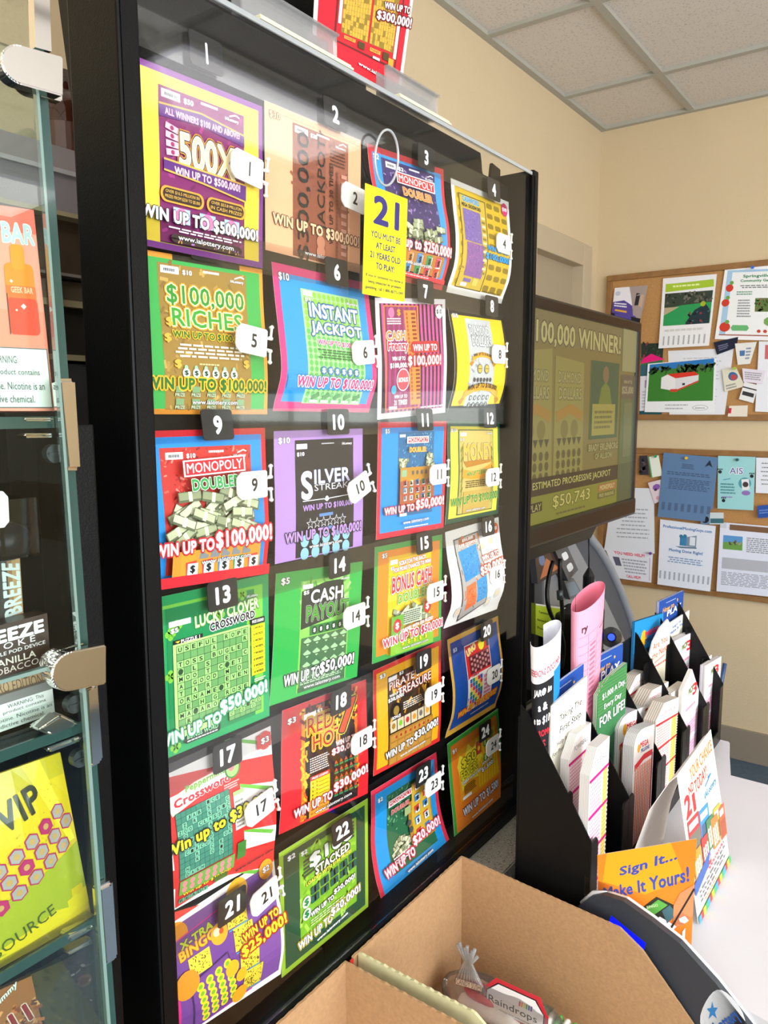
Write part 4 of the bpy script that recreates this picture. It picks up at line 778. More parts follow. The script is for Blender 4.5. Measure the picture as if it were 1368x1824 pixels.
k.R(.23, .1, .26, .6, '#e8e0dc'); k.R(.85, .45, .885, .72, '#e8e0dc'); k.R(.3, .7, .42, .73, '#e8b040'); k.T('FORGET', .36, .715, .1, .02, '#8c1010'); k.R(.58, .71, .7, .74, '#e8b040'); k.T('PLANET', .64, .725, .1, .02, '#8c1010'); k.R(.45, .7, .52, .76, '#4c3c10'); k.R(.73, .7, .8, .76, '#4c3c10'); k.R(.8, .73, .86, .79, '#e0a030'); k.R(.62, .77, .7, .79, '#f0ece8')
k.T('WIN UP TO', .83, .33, .3, .055, W_, [('#6c1018', .12)], rot=-1, bold=.03); k.T('$300,000!', .81, .425, .4, .085, W_, [('#6c1018', .12)], rot=-1, bold=.03); k.T('www.ialottery.com', .72, .9, .5, .035, W_, [(K_, .04)])
o = k.build('ticket_card', PRINT, face='#f2efec', side='#e8e4e0', back='#efece8'); tag(o, 'tall red ticket card reading $300,000 standing on top of the display case', 'ticket card')
def clip(x0, x1, z, lab, lab2):
    b = bmesh.new(); add_box(b, (x0, -.004, z), (x1, -.001, z+.034)); add_box(b, (x0, .010, z), (x1, .013, z+.028)); add_box(b, (x0, -.004, z-.002), (x1, .013, z+.001)); add_box(b, (x0, -.008, z+.031), (x1, -.001, z+.0335))
    o = bm_obj('sign_clip', b, glassy('clip_acrylic', (.95, .95, .95, 1), .12, .8, milk=.12)); tag(o, lab, 'clip')
    b = bmesh.new(); add_box(b, (x0+.014, -.018, z-.006), (x1+.016, -.0055, z-.0035)); add_box(b, (x0+.014, -.017, z-.0033), (x1+.012, -.0055, z-.001))
    o = bm_obj('paper_strip', b, mat('cream_paper', '#dcd8b4', .7)); tag(o, lab2, 'paper')
clip(.070, .232, 1.942, 'long clear plastic sign clip on the case top, left of the red card', 'yellowed paper strips under the left sign clip')
clip(.337, .470, 1.942, 'clear plastic sign clip on the case top, right of the red card', 'yellowed paper strips under the right sign clip')
bx = thing('dark_menu_screen', (.0, .16, 1.96), 'black back of a monitor seen above the display case', 'monitor')
box('casing', (-.02, .08, 1.945), (.405, .12, 2.45), BPLAS, bx, .004); box('screen_foot', (.10, .09, 1.90), (.25, .20, 1.945), BPLAS, bx)
# ------------------------------------------------------------------ advertising monitor
MY = .10
mon = thing('advertising_monitor', (1.3, MY, 1.2), 'wide black flat screen showing $100,000 WINNER in dim olive tones', 'monitor')
tr = on(1140, 575, 1, MY); br = on(1137, 905, 1, MY); bl0 = on(935, 985, 1, MY)
X0 = .835; X1 = 1.775; ZT = 1.763; ZB = 1.192
b = bmesh.new(); add_box(b, (X0, MY, ZT-.028), (X1, MY+.045, ZT), .006); add_box(b, (X1-.026, MY, ZB+.02), (X1, MY+.045, ZT-.02), .006); add_box(b, (X0, MY, ZB+.02), (X0+.026, MY+.045, ZT-.02), .006); add_box(b, (X0, MY-.004, ZB), (X1, MY+.045, ZB+.052), .008)
bm_obj('bezel', b, BEZEL, mon); box('rear_shell', (X0+.02, MY+.02, ZB+.02), (X1-.02, MY+.085, ZT-.02), BPLAS, mon, .01)
# lower speaker bar
prism('lower_bar', [(X0, MY+.004, ZB), (X0, MY+.06, ZB), (X0, MY+.06, ZB-.036), (X0, MY+.02, ZB-.036)], (X1-X0-.3, 0, 0), BPLAS, mon, .002)
sx0, sx1, sz0, sz1 = X0+.026, X1-.026, ZB+.052, ZT-.028
k = Ink(quad=[(sx0, MY+.008, sz1), (sx1, MY+.008, sz1), (sx1, MY+.008, sz0), (sx0, MY+.008, sz0)], thick=.004)
uu = lambda x: (x-sx0)/(sx1-sx0)
OL = '#6a6136'
k.R(.0, .0, 1, .15, '#6a6240'); k.R(0, .15, .86, .8, '#6c6236')
k.T('$100,000 WINNER!', .515, .105, .68, .115, '#a09a62', [('#4a4430', .05)], bold=.03)
for a in (.245, .465):
    k.P([(a-.11, .2), (a+.09, .17 if a < .3 else .22), (a+.1, .8), (a-.11, .8)], '#7c763e'); k.T('DIAMOND', a-.01, .30, .16, .055, '#8a8450', [('#4c4830', .05)]); k.T('DOLLARS', a-.005, .38, .16, .06, '#8a8450', [('#4c4830', .05)])
    k.P([(a-.1, .47), (a, .43), (a+.09, .47), (a+.08, .52), (a, .48), (a-.09, .52)], '#8c6c2c'); k.C(a-.04, .555, .025, '#68622f'); k.C(a+.03, .555, .025, '#68622f')
    for i in range(5): k.P([(a-.09+.035*i, .6), (a-.06+.035*i, .6), (a-.075+.035*i, .64)], '#3c3a24', False)
    k.lay += 1
    for j in range(3):
        for i in range(5): k.C(a-.08+.037*i, .68+.05*j, .012, '#4c4828', False); 
    k.lay += 1
k.R(.61, .2, .845, .62, '#2c4c34'); k.C(.73, .27, .026, '#6c5a3c'); k.P([(.67, .44), (.695, .34), (.73, .31), (.765, .34), (.79, .44)], '#5c6a2c'); k.R(.625, .43, .82, .6, '#86803c'); k.M(.645, .46, .80, .57, 4, '#5a5630')
k.T('BRADY EIKLENBORG', .73, .665, .25, .04, '#8c8654', [('#3c3a28', .05)]); k.T('OF ALLISON', .73, .715, .14, .035, '#8c8654', [('#3c3a28', .05)])
k.R(.87, .0, 1, .24, '#828058'); k.R(.87, .26, 1, .78, '#4c5a38'); k.R(.87, .26, .99, .4, '#544c3c'); k.T('WIN UP TO', .93, .3, .08, .02, '#8a8460'); k.T('$25,000', .93, .35, .11, .05, '#8a8460'); k.R(.9, .42, .98, .74, '#5c6444'); k.T('INSTAPLAY', .935, .84, .1, .03, '#6c7048')
k.R(0, .78, .86, .865, '#262416'); k.T('ESTIMATED PROGRESSIVE JACKPOT', .51, .822, .57, .045, '#a8a45a', bold=.01)
k.R(0, .865, .86, 1, '#6c7024'); k.T('$50,743', .49, .915, .27, .07, '#a8a254', [('#3c3c1c', .04)], bold=.01); k.M(.38, .965, .6, .985, 1, '#4c4c28')
k.P([(.12, .9), (.285, .895), (.285, .94), (.12, .945)], '#1c1c10'); k.T('INSTAPLAY', .2, .92, .16, .035, '#9a9850', bold=.01); k.R(.69, .875, .85, .915, '#8c5a30'); k.T('MONOPOLY', .77, .895, .13, .03, '#a8a064'); k.R(.69, .922, .84, .955, '#4c4c24'); k.T('FREE PARKING', .765, .938, .13, .022, '#908c50'); k.R(.86, .78, 1, 1, '#3c4c30')
k.build('screen', SCREEN, mon, face=OL, side=K_, back=K_)
pst = thing('monitor_pole', (1.27, .215, .75), 'grey steel pole carrying the advertising monitor', 'pole')
tube('pole_tube', [(1.225, .222, .76), (1.225, .222, 1.50)], .024, STEEL, pst, 24); b = bmesh.new(); add_box(b, (1.17, .17, .7505), (1.28, .28, .762), .003); bm_obj('pole_base', b, BPLAS, pst)
box('mount_arm', (1.18, .187, 1.38), (1.27, .199, 1.48), BPLAS, pst)
# cable with its two plugs hanging below the monitor
cb = thing('hanging_adapter', (1.50, .13, 1.03), 'thin black cord hanging from the monitor with a tapered plug', 'cord')
tube('cord', [(1.484, .13, 1.165), (1.490, .13, 1.10), (1.494, .13, 1.03)], .0022, BPLAS, cb, 8)
b = bmesh.new(); add_tube(b, [(1.484, .13, 1.158), (1.484, .13, 1.185), (1.484, .13, 1.192)], [.004, .014, .013], 16); add_tube(b, [(1.494, .13, 1.068), (1.494, .13, 1.046), (1.494, .13, 1.0)], [.004, .016, .016], 16); bm_obj('plug', b, BPLAS, cb)
# ------------------------------------------------------------------ grey ticket terminal with a curved rim by the right wall
AY = .25
def onA(px, py, d=0): return on(px, py, 1, AY+d)
tm = thing('vending_terminal', (2.1, .35, FL), 'tall dark grey machine with a curved silver rim beside the cork boards', 'machine')
arc = [onA(*p) for p in ((1020, 935), (1042, 948), (1064, 975), (1085, 1010), (1103, 1050), (1120, 1095), (1134, 1145), (1146, 1200), (1154, 1260))]
poly = arc+[Vector((arc[-1].x, AY, FL+.005)), Vector((1.45, AY, FL+.005)), Vector((1.45, AY, 1.30)), Vector((arc[0].x-.05, AY, 1.30))]
prism('body', poly, (0, .34, 0), mat('slate_body', '#454a54', .5, bump=.1, bscale=700), tm)
tube('silver_rim', arc, .016, mat('silver_rim_plastic', '#8c8f96', .35), tm, 10)
inn = [onA(*p) for p in ((950, 950), (1000, 950), (1060, 1060), (1100, 1140), (1120, 1230), (1060, 1230), (950, 1230))]
prism('face_panel', [p-Vector((0, .03, 0)) for p in inn], (0, .029, 0), mat('light_grey_panel', '#84868a', .45), tm, .003)
q = [onA(952, 985, -.05), onA(985, 975, -.05), onA(1003, 1015, -.05), onA(958, 1040, -.05)]
k = Ink(quad=q, thick=.018); k.R(.05, .06, .95, .94, '#3c2c24'); k.P([(.1, .9), (.5, .3), (.9, .85)], '#a8643c'); k.C(.3, .3, .14, '#5c6c8c'); k.build('display', SCREEN, tm, face='#2a2826', side='#2a2a2c', back='#222')
q = [onA(978, 955, -.06), onA(1000, 950, -.06), onA(1030, 1015, -.06), onA(1012, 1035, -.06)]
k = Ink(quad=q, thick=.028)
for i in range(3): k.RR(.3, .15+.28*i, .75, .32+.28*i, .12, '#dcdfe0')
k.build('key_strip', PRINT, tm, face='#4c4f54', side='#3a3c40', back='#333')
q = [onA(1005, 1035, -.05), onA(1022, 1030, -.05), onA(1038, 1060, -.05), onA(1016, 1068, -.05)]
k = Ink(quad=q, thick=.015); k.R(.1, .15, .9, .85, '#6c8090'); k.build('card_reader', PRINT, tm, face='#545c64', side='#444', back='#333')
# blue-lit puck and lime sign
bp = bmesh.new(); add_tube(bp, [on(1089, 1135, 1, .05), on(1089, 1135, 1, .065)], .0095, 16); o = bm_obj('indicator_lamp', bp, mat('blue_indicator', '#1c3cff', .3, emis=2.2), None); tag(o, 'small glowing blue light behind the rolled pink paper', 'light')
bp = bmesh.new(); add_tube(bp, [on(1089, 1135, 1, .0652), on(1089, 1135, 1, .095)], [.014, .03], 20); add_box(bp, (1.36, .08, .752), (1.50, .19, .96), .01); o2 = bm_obj('scanner_unit', bp, BPLAS); tag(o2, 'dark scanner unit on the ledge behind the play slip rack', 'scanner')
q = [on(954, 1075, 1, .17), on(1010, 1083, 1, .17), on(1010, 1150, 1, .17), on(954, 1130, 1, .17)]
k = Ink(quad=q, thick=.012); k.T('Terminal', .24, .25, .3, .08, '#4c5c10'); k.T('Network Device', .3, .5, .5, .08, '#4c5c10'); k.T('Power', .2, .75, .3, .08, '#4c5c10'); k.R(0, 0, 1, .05, '#e8e8e0')
o = k.build('lime_notice', PRINT, face='#b4cc30', side='#8a9c28', back='#777'); tag(o, 'lime green printed notice behind the black cables', 'sign')
ln = box('notice_stand', (1.13, .183, .751), (1.16, .20, 1.03), BPLAS, o) if False else None
b = bmesh.new(); lo = o.location
add_box(b, (lo.x-.02, .1835, .7505), (lo.x+.02, .1995, lo.z+.06)); bm_obj('stand', b, BPLAS, o)
c1a = bez(on(985, 1000, 1, .13), on(972, 1040, 1, .13), on(968, 1080, 1, .12), on(990, 1110, 1, .11)); c1b = bez(c1a[-1], on(1003, 1130, 1, .11), on(1008, 1150, 1, .11), on(1000, 1190, 1, .11))
o = tube('black_cable', c1a+c1b[1:], .0055, BPLAS); tag(o, 'looping black cable in front of the lime green notice', 'cable')
c2a = bez(on(998, 995, 1, .14), on(994, 1050, 1, .14), on(1006, 1080, 1, .13), on(1000, 1130, 1, .13)); o = tube('black_cable', c2a+[on(1002, 1180, 1, .13)], .0055, BPLAS); tag(o, 'straighter black cable with a metal plug, right of the looping cable', 'cable')
tube('metal_plug', [on(997, 1052, 1, .133), on(998, 1068, 1, .131)], .0085, STEEL, o)
o = tube('power_cord', bez((.742, -.03, .80), (.765, -.06, .80), (.77, -.08, .77), (.752, -.10, .757))+bez((.752, -.10, .757), (.74, -.125, .75), (.735, -.13, .70), (.74, -.135, .66))[1:], .003, BPLAS); tag(o, 'thin black power cord running over the terrazzo ledge by the case corner', 'cord')
# ------------------------------------------------------------------ cork boards and what is pinned on them
def board(z0, z1, lab):
    t = thing('cork_board', (RW-.01, 0, z0), lab, 'notice board')
    y0, y1 = -.75, .578
    box('cork', (RW-.012, y0, z0+.01), (RW-.001, y1, z1-.01), CORK, t)
    b = bmesh.new()
    for a in (((y0, z1-.024), (y1+.01, z1)), ((y0, z0), (y1+.01, z0+.024)), ((y1-.014, z0+.0241), (y1+.01, z1-.0241)), ((y0-.01, z0+.0241), (y0+.014, z1-.0241))): add_box(b, (RW-.022, a[0][0], a[0][1]), (RW-.001, a[1][0], a[1][1]), .003)
    bm_obj('frame', b, OAK, t)
board(1.462, 2.078, 'upper cork board with oak frame on the beige wall'); board(.735, 1.342, 'lower cork board with oak frame, under the upper one')
bi = [0]
def paper(px, art, face, lab, cat='paper', outline=None, lift=None, curl=.0, name='pinned_flyer', group=None):
    bi[0] += 1; d = .0135+.0008*bi[0] if lift is None else lift
    k = Ink(quad=[on(x, y, 0, RW-d) for x, y in px], thick=.0003, layer=.00005, bend=(lambda u, v: curl*v*v) if curl else None)
    art(k); o = k.build(name, PAPER, face=face, side='#e8e8e8', back='#e8e8e8', outline=outline, cuts=(1, 6 if curl else 0)); tag(o, lab, cat, group); return o
def pin(px, py, col, lab):
    P = on(px, py, 0, RW-.045); b = bmesh.new(); add_tube(b, [P, P+Vector((.009, 0, 0)), P+Vector((.012, 0, 0)), P+Vector((.03, 0, 0))], [.006, .0055, .003, .001], 12)
    tag(bm_obj('push_pin', b, mat('pin_'+lab.split()[0], col, .3)), lab, 'push pin')
GY = '#8a8c92'
def a_purple(k):
    k.P([(0, .5), (.35, .42), (.7, .6), (.95, 1), (0, 1)], '#5a4a9c'); k.P([(.45, 0), (1, 0), (1, 1), (.75, .9), (.65, .6), (.55, .3)], '#a89894'); k.R(.7, .2, .82, .55, '#2c2a30'); k.R(.84, .25, .95, .6, '#c8a890'); k.R(0, .88, 1, 1, '#22202a'); k.C(.12, .2, .08, '#c8c8dc'); k.M(.05, .5, .5, .66, 2, W_); k.R(.1, .74, .5, .8, '#e0a83c')
def a_mow(k):
    k.P([(.06, .06), (.95, .05), (.97, .17), (.06, .2)], '#a8c838'); k.M(.2, .1, .8, .15, 1, '#e8f4a8'); k.R(.06, .22, .96, .68, '#3a4438'); k.noise(.08, .23, .94, .42, 50, ['#5a5c50', '#22281e', '#6c6c60'], .04); k.P([(.06, .44), (.4, .4), (.96, .38), (.96, .68), (.06, .68)], '#2f9a58'); k.P([(.06, .42), (.35, .42), (.2, .48), (.06, .53)], '#b8a888')
    k.P([(.5, .65), (.65, .48), (.85, .4), (.95, .5), (.95, .68), (.5, .68)], '#26363e'); k.noise(.55, .5, .93, .66, 30, ['#48606c', '#0e181c', '#8c3c3c'], .04); k.C(.8, .4, .05, '#a8b430'); k.M(.1, .72, .9, .78, 1, '#d0d0d0')
    for i in range(9): k.R(.08+.1*i, .83, .11+.1*i, .96, '#b0b0b4', False)
    k.lay += 1
def a_gard(k):
    k.R(.06, .06, 1, .94, '#a8cce8'); k.R(.16, .09, 1, .93, '#f0f2f4'); k.T('Springville', .62, .15, .5, .05, '#3c8a5c'); k.T('Community Garden', .66, .21, .66, .045, '#3c8a5c'); k.M(.3, .26, 1, .31, 2, '#6c6c70', True); k.M(.28, .34, .6, .4, 2, '#5c9a78')
    k.R(.62, .44, 1, .62, '#5c7a40'); k.noise(.63, .45, .98, .61, 40, ['#7c9c54', '#3c5028', '#8a6c50'], .03); k.M(.32, .45, .56, .7, 7, GY)
    for u, v, r in ((.14, .3, .07), (.1, .5, .07), (.14, .83, .09)): k.C(u, v, r, '#d04030'); k.C(u+.03, v-.07, .04, '#6ca84c', n=6)
    for u in (.35, .42, .48, .3): k.C(u, .84, .06, '#6cb878', n=6)
    k.C(.85, .75, .08, '#7ca858', n=7); k.C(.7, .88, .03, '#c84830'); k.C(.8, .88, .03, '#c84830'); k.R(.06, .93, 1, .945, '#a85c50')
def a_barn(k):
    k.R(.03, .03, .97, .78, '#3c8030'); k.P([(.03, .02), (.97, .0), (.97, .1), (.03, .16)], '#2c78c0'); k.noise(.04, .1, .96, .22, 60, ['#2c4828', '#1c3820', '#4c6840'], .06)
    k.P([(.22, .3), (.32, .24), (.43, .32), (.43, .58), (.22, .52)], '#e8e8ea'); k.P([(.43, .32), (.76, .28), (.76, .4), (.43, .58)], '#dcdce0'); k.P([(.3, .24), (.7, .22), (.76, .29), (.43, .33)], '#d83828'); k.P([(.36, .54), (.46, .54), (.46, .6), (.36, .59)], '#d04030'); k.P([(.46, .55), (.76, .39), (.76, .42), (.46, .58)], '#d04030'); k.R(.53, .43, .57, .47, '#2c2c34')
    k.M(.3, .84, .66, .87, 1, GY); k.M(.3, .9, .58, .95, 1, '#b0b0b8'); k.C(.8, .91, .11, '#b0b4bc', ry=.04); k.C(.8, .91, .1, '#eef0f4', ry=.033); k.M(.73, .9, .87, .93, 1, '#6c7078')
def a_text(n, c=GY, top_=.1): return lambda k: k.M(.15, top_, .85, .8, n, c, True, .28)
paper([(1190, 625), (1307, 620), (1290, 748), (1193, 740)], a_text(14, '#c0c2c8'), '#e4e6ee', 'white notice sheet hanging behind the red-roofed barn picture', curl=.006)
paper([(1142, 612), (1182, 611), (1180, 650), (1142, 650)], lambda k: (k.noise(0, 0, 1, 1, 30, ['#3c5040', '#8c3c44', '#222c28'], .12), k.R(0, .7, 1, 1, '#2c7a44')), '#2c382e', 'dark green flyer above the pink slip, beside the monitor')
paper([(1141, 650), (1181, 648), (1179, 740), (1139, 741)], lambda k: (k.R(0, 0, 1, .22, '#34606c'), k.R(.2, .3, .6, .45, '#a898b8'), k.M(.1, .5, .6, .85, 6, '#b0b0bc'), k.R(0, .9, 1, 1, '#20545c')), '#dcdce8', 'pale leaflet with teal bands hanging left of the barn picture')
paper([(1144, 640), (1158, 631), (1184, 638), (1180, 650), (1142, 648)][:1]+[(1160, 630), (1184, 640), (1142, 648)], lambda k: None, '#e81c7c', 'bright pink slip of paper over the dark green flyer')
paper([(1095, 513), (1154, 508), (1141, 576), (1090, 563)], a_purple, '#eceaf2', 'white and purple flyer at the upper left of the upper board', curl=.012)
paper([(1181, 496), (1277, 488), (1264, 616), (1174, 621)], a_mow, '#ecedf0', 'lawn mower calendar sheet with tear-off strips', curl=.01)
paper([(1292, 474), (1384, 470), (1386, 607), (1273, 604)], a_gard, '#f2f2f6', 'Springville Community Garden poster with tomatoes', name='pinned_poster')
paper([(1154, 648), (1276, 638), (1273, 735), (1148, 734)], a_barn, '#eceef2', 'photo sheet of a white barn with a red roof on green grass', name='pinned_photo')
paper([(1352, 608), (1390, 608), (1390, 735), (1345, 733)], lambda k: (k.R(.3, .05, 1, .25, '#c86c70'), k.C(.6, .18, .15, '#4c70a8'), k.R(.5, .35, 1, .5, '#4c7868'), k.R(.5, .6, 1, .72, '#58a05c')), '#e8eaf2', 'white sheet with small photos at the right edge of the upper board')
BC = 'cards pinned on the upper board'
paper([(1271, 610), (1315, 600), (1312, 619), (1277, 632)], lambda k: k.M(.15, .3, .6, .8, 3, '#7c80a0'), '#20243a', 'black business card tilted below the garden poster', 'card', name='business_card')
paper([(1309, 612), (1348, 609), (1336, 648), (1314, 650)], lambda k: (k.R(.2, .35, .5, .6, '#4c78b0'), k.M(.55, .2, .85, .8, 4, '#6c84a8')), '#e6e6e2', 'white business card with a blue mark', 'card', name='business_card')
paper([(1286, 658), (1311, 654), (1327, 688), (1291, 698)], lambda k: (k.C(.6, .4, .28, '#3c6c9c'), k.C(.62, .45, .18, '#c04c50'), k.M(.1, .7, .7, .95, 2, GY)), '#e0dcc8', 'cream card with a round blue and red badge', 'card', name='business_card')
paper([(1322, 656), (1364, 660), (1358, 684), (1324, 680)], lambda k: k.M(.1, .2, .9, .8, 4, GY), '#e4dcea', 'pale lilac card with lines of small print', 'card', name='business_card')
paper([(1326, 680), (1350, 686), (1342, 718), (1316, 711)], lambda k: (k.R(0, .25, 1, .32, '#3a3a3e'), k.R(.1, .5, .9, .72, '#3a3a3e')), '#e8e8ea', 'white card with black bars below the lilac card', 'card', name='business_card')
paper([(1299, 723), (1332, 722), (1331, 742), (1296, 742)], lambda k: k.R(0, .2, .15, .7, '#c8304c'), '#e6dfd0', 'small cream card near the bottom frame of the upper board', 'card', name='business_card')
paper([(1092, 868), (1165, 870), (1166, 986), (1076, 980)], lambda k: k.M(.2, .3, .9, .8, 8, '#a0a4ac', True, .3), '#dfe3ec', 'white typed letter on the lower board beside the monitor')
paper([(1078, 977), (1163, 987), (1160, 1038), (1100, 1030)], lambda k: (k.T('YOU NEED HELP?', .5, .1, .66, .11, '#d83858'), k.R(.1, .25, .25, .55, '#5c5c70'), k.M(.3, .25, .9, .78, 5, '#a0a4b0'), k.T('CALL HELP!', .5, .88, .4, .1, '#d83858'), k.L([(.94, .15), (.94, .95)], .01, '#b060a0')), '#e4e6f0', 'small white sheet headed YOU NEED HELP? in pink')
paper([(1139, 812), (1153, 811), (1156, 846), (1139, 846)], lambda k: k.noise(.1, .1, .9, .9, 10, ['#5c4c50', '#1c1c24'], .2), '#38343c', 'dark photo card tucked beside the monitor edge', 'card', name='business_card')
paper([(1154, 814), (1173, 811), (1180, 847), (1160, 851)], lambda k: k.R(.0, 0, .12, 1, '#58a878'), '#e8ece0', 'white card with a green edge and green pin', 'card', name='business_card')
paper([(1154, 860), (1177, 854), (1176, 893), (1166, 897)], lambda k: (k.C(.6, .3, .35, '#8a5cb0', n=8), k.C(.5, .4, .15, '#4c3450'), k.C(.6, .8, .2, '#d898a8')), '#e0d0d8', 'card with a purple blossom under the green edged card', 'card', name='business_card')
def a_blue(k):
    k.M(.35, .05, .7, .08, 1, '#22303c'); k.M(.35, .14, .6, .22, 4, '#3c506c', True); k.M(.1, .27, .9, .33, 2, '#46597a'); k.M(.15, .37, .92, .55, 7, '#46597a'); k.P([(.78, .16), (.86, .05), (.92, .16), (.86, .13)], '#22303c')
    for i in range(8): k.R(.06+.12*i, .76, .12+.12*i, .88, '#50688c', False)
    k.lay += 1
paper([(1182, 806), (1279, 815), (1268, 930), (1172, 920)], a_blue, '#6080a8', 'slate blue notice with a torn lower corner', outline=[(0, 0), (1, 0), (1, .8), (.9, .8), (.88, 1), (0, 1)], curl=.008)
def a_move(k):
    k.T('ProfessionalMovingGuys.com', .5, .1, .88, .06, '#3478b8'); k.R(.38, .22, .5, .36, '#3c84b4'); k.C(.4, .22, .035, '#3478a0'); k.C(.47, .21, .035, '#3478a0'); k.P([(.5, .22), (.68, .18), (.68, .36), (.5, .36)], '#7c90a4'); k.R(.56, .21, .66, .34, '#dfe6f2'); k.P([(.3, .38), (.68, .36), (.7, .38), (.4, .4)], '#5c7890')
    k.T('Moving Done Right!', .5, .45, .62, .06, '#3478b8', bold=.03); k.M(.15, .54, .85, .64, 3, '#7c9cc4', True)
    for i in range(11): k.R(.03+.09*i, .78, .065+.09*i, .9, '#a8aebc', False)
    k.lay += 1
paper([(1176, 925), (1275, 937), (1266, 1053), (1172, 1040)], a_move, '#e2e7f4', 'white ProfessionalMovingGuys.com flyer with tear-off tabs', curl=.01)
def a_as(k):
    k.T('AIS', .5, .27, .36, .12, '#6c70a8', [(W_, .05)], bold=.02); k.C(.74, .5, .17, '#4c9ca8'); k.R(.66, .42, .86, .62, '#e8e8ec', rot=6); k.C(.76, .52, .08, '#4c3c3c'); k.C(.78, .68, .12, '#9474b8', ry=.07); k.M(.08, .5, .5, .72, 4, '#4c8894'); k.M(.12, .75, .45, .79, 1, '#9474b8'); k.L([(.15, .45), (.35, .42)], .02, '#3c8cb0')
    for u, v in ((.06, .3), (.92, .36), (.17, .84)):
        k.C(u, v, .05, '#26282c')
        for q in range(3): k.C(u-.05+.05*q, v-.05, .02, '#26282c')
paper([(1279, 812), (1346, 814), (1342, 909), (1278, 906)], a_as, '#9cd4d8', 'aqua flyer with paw prints and a pet photo')
paper([(1347, 815), (1400, 816), (1400, 880), (1346, 878)], a_text(6), '#e4e8f2', 'white typed sheet right of the aqua flyer')
def a_est(k):
    k.R(.15, .02, 1, .1, '#7c5c44'); k.R(.0, .0, .1, .08, '#ccd0dc'); k.R(.06, .18, .36, .38, '#5c98d0'); k.P([(.06, .28), (.36, .26), (.36, .38), (.06, .38)], '#6c9c4c'); k.noise(.08, .26, .34, .31, 10, ['#6c5c54', '#a8a090'], .03); k.M(.42, .18, .95, .4, 8, GY); k.R(.06, .5, 1, .66, '#b4b6c0'); k.M(.06, .7, .95, .9, 9, '#9c9eaa')
paper([(1283, 930), (1400, 940), (1400, 1066), (1276, 1053)], a_est, '#dfe4f4', 'real estate sheet with a small house photo at the lower right')
paper([(1249, 913), (1289, 913), (1289, 934), (1248, 934)], lambda k: (k.R(0, 0, .4, 1, '#6c8cac'), k.C(.2, .6, .16, '#20222c'), k.R(.42, .5, 1, .9, '#3c6c78')), '#ccd8dc', 'small photo card over the moving flyer', 'card', name='business_card')
paper([(1349, 901), (1380, 898), (1380, 921), (1350, 923)], lambda k: k.M(.1, .3, .9, .7, 2, '#6c8cd0'), '#2c54a4', 'dark blue card below the right typed sheet', 'card', name='business_card')
pin(1340, 476, '#2c6cd0', 'blue push pin at the top of the garden poster'); pin(1222, 816, '#e8c02c', 'yellow push pin on the slate blue notice'); pin(1313, 819, '#2c5c5c', 'dark green push pin on the aqua flyer'); pin(1167, 813, '#2c9c6c', 'green push pin on the white card'); pin(1158, 986, '#6c3c9c', 'purple push pin on the help sheet'); pin(1308, 656, '#a8c83c', 'lime push pin on the cream badge card')

# ------------------------------------------------------------------ the black play slip rack
SX = [.495, .665, .850, 1.020, 1.180, 1.335]; SY = -.270; SB = -.148; LIP = .862
rack = thing('play_slip_rack', (.92, -.21, CT), 'black stepped rack full of play slips and brochures on the white counter', 'rack')
for i, x in enumerate(SX):
    pf = [(x, SY, CT+.001), (x, SY, LIP), (x, SY+.108, LIP+.178), (x, SB, LIP+.19), (x, SB, CT+.001)]
    prism('side_panel' if i in (0, 5) else 'divider', pf, (.0035, 0, 0), BPLAS, rack, .0008)
box('back_wall', (SX[0], SB, CT+.001), (SX[-1]+.0035, SB+.003, LIP+.17), BPLAS, rack); box('base_plate', (SX[0], SY, CT+.001), (SX[-1]+.0035, SB, CT+.005), BPLAS, rack)
for i in range(5):
    a, b_ = SX[i]+.0035, SX[i+1]
    for y, z, z2 in ((SY, LIP-.002, LIP-.11), (SY+.043, LIP+.06, LIP-.05), (SY+.083, LIP+.125, LIP+.02)):
        w = .026; pts = [(a, y, CT+.005), (b_, y, CT+.005), (b_, y, z), (b_-w+.006, y, z), (b_-w, y, z-.008), (b_-w, y, z2), (a+w, y, z2), (a+w, y, z-.008), (a+w-.006, y, z), (a, y, z)]
        prism('pocket_front', pts, (0, .003, 0), BPLAS, rack)
def slip(tl, tr_, yl, yr, zb, thick, art, face, lab, cat, name='play_slip_stack', outline=None, slices=1, alt=None, side='#ddd9d4', dz=0, bend=None, group=None, m=None):
    TLp = on(tl[0], tl[1], 1, yl); TRp = on(tr_[0], tr_[1], 1, yr)
    d = Vector((0, 0, 1)); q = [TLp, TRp, Vector((TRp.x, TRp.y, zb)), Vector((TLp.x, TLp.y, zb))]
    k = Ink(quad=q, thick=thick, layer=.00005, bend=bend); k.z = TLp.z-zb; art(k)
    o = k.build(name, m or PAPER, face=face, side=side, back='#e8e4e0', outline=outline, slices=slices, sidealt=alt, cuts=(1, 8 if bend else 0)); return tag(o, lab, cat, group)
def a_lotto(c, c2, cell, title, tc, yel=True):
    def f(k):
        k.R(0, .16, 1, 1, '#f0dfe4' if cell else '#f4e4e0')
        k.T(title, .55, .09, .62, .035, tc, bold=.0)
        k.grid(.06, .17, .62 if yel else .9, 1, 8, 34, lambda u, v, i, j: k.R(u-.022, v-.006, u+.022, v+.006, c2, False))
        if yel: k.R(.7, .16, .94, 1, '#ecd478'); k.grid(.72, .17, .92, 1, 3, 34, lambda u, v, i, j: k.R(u-.02, v-.005, u+.02, v+.005, '#c8a040', False))
        for v in (.16, .38, .6, .82): k.R(0, v, 1, v+.018, c)
        k.grid(.95, .18, 1, 1, 1, 30, lambda u, v, i, j: k.R(u-.02, v-.007, u+.02, v+.007, '#28282c', False))
    return f
pw = a_lotto('#d8147c', '#e88cb8', True, 'POWERBALL', '#6c6c74'); lk = a_lotto('#c82030', '#e09088', False, 'LUCKY FOR LIFE', '#c82838')
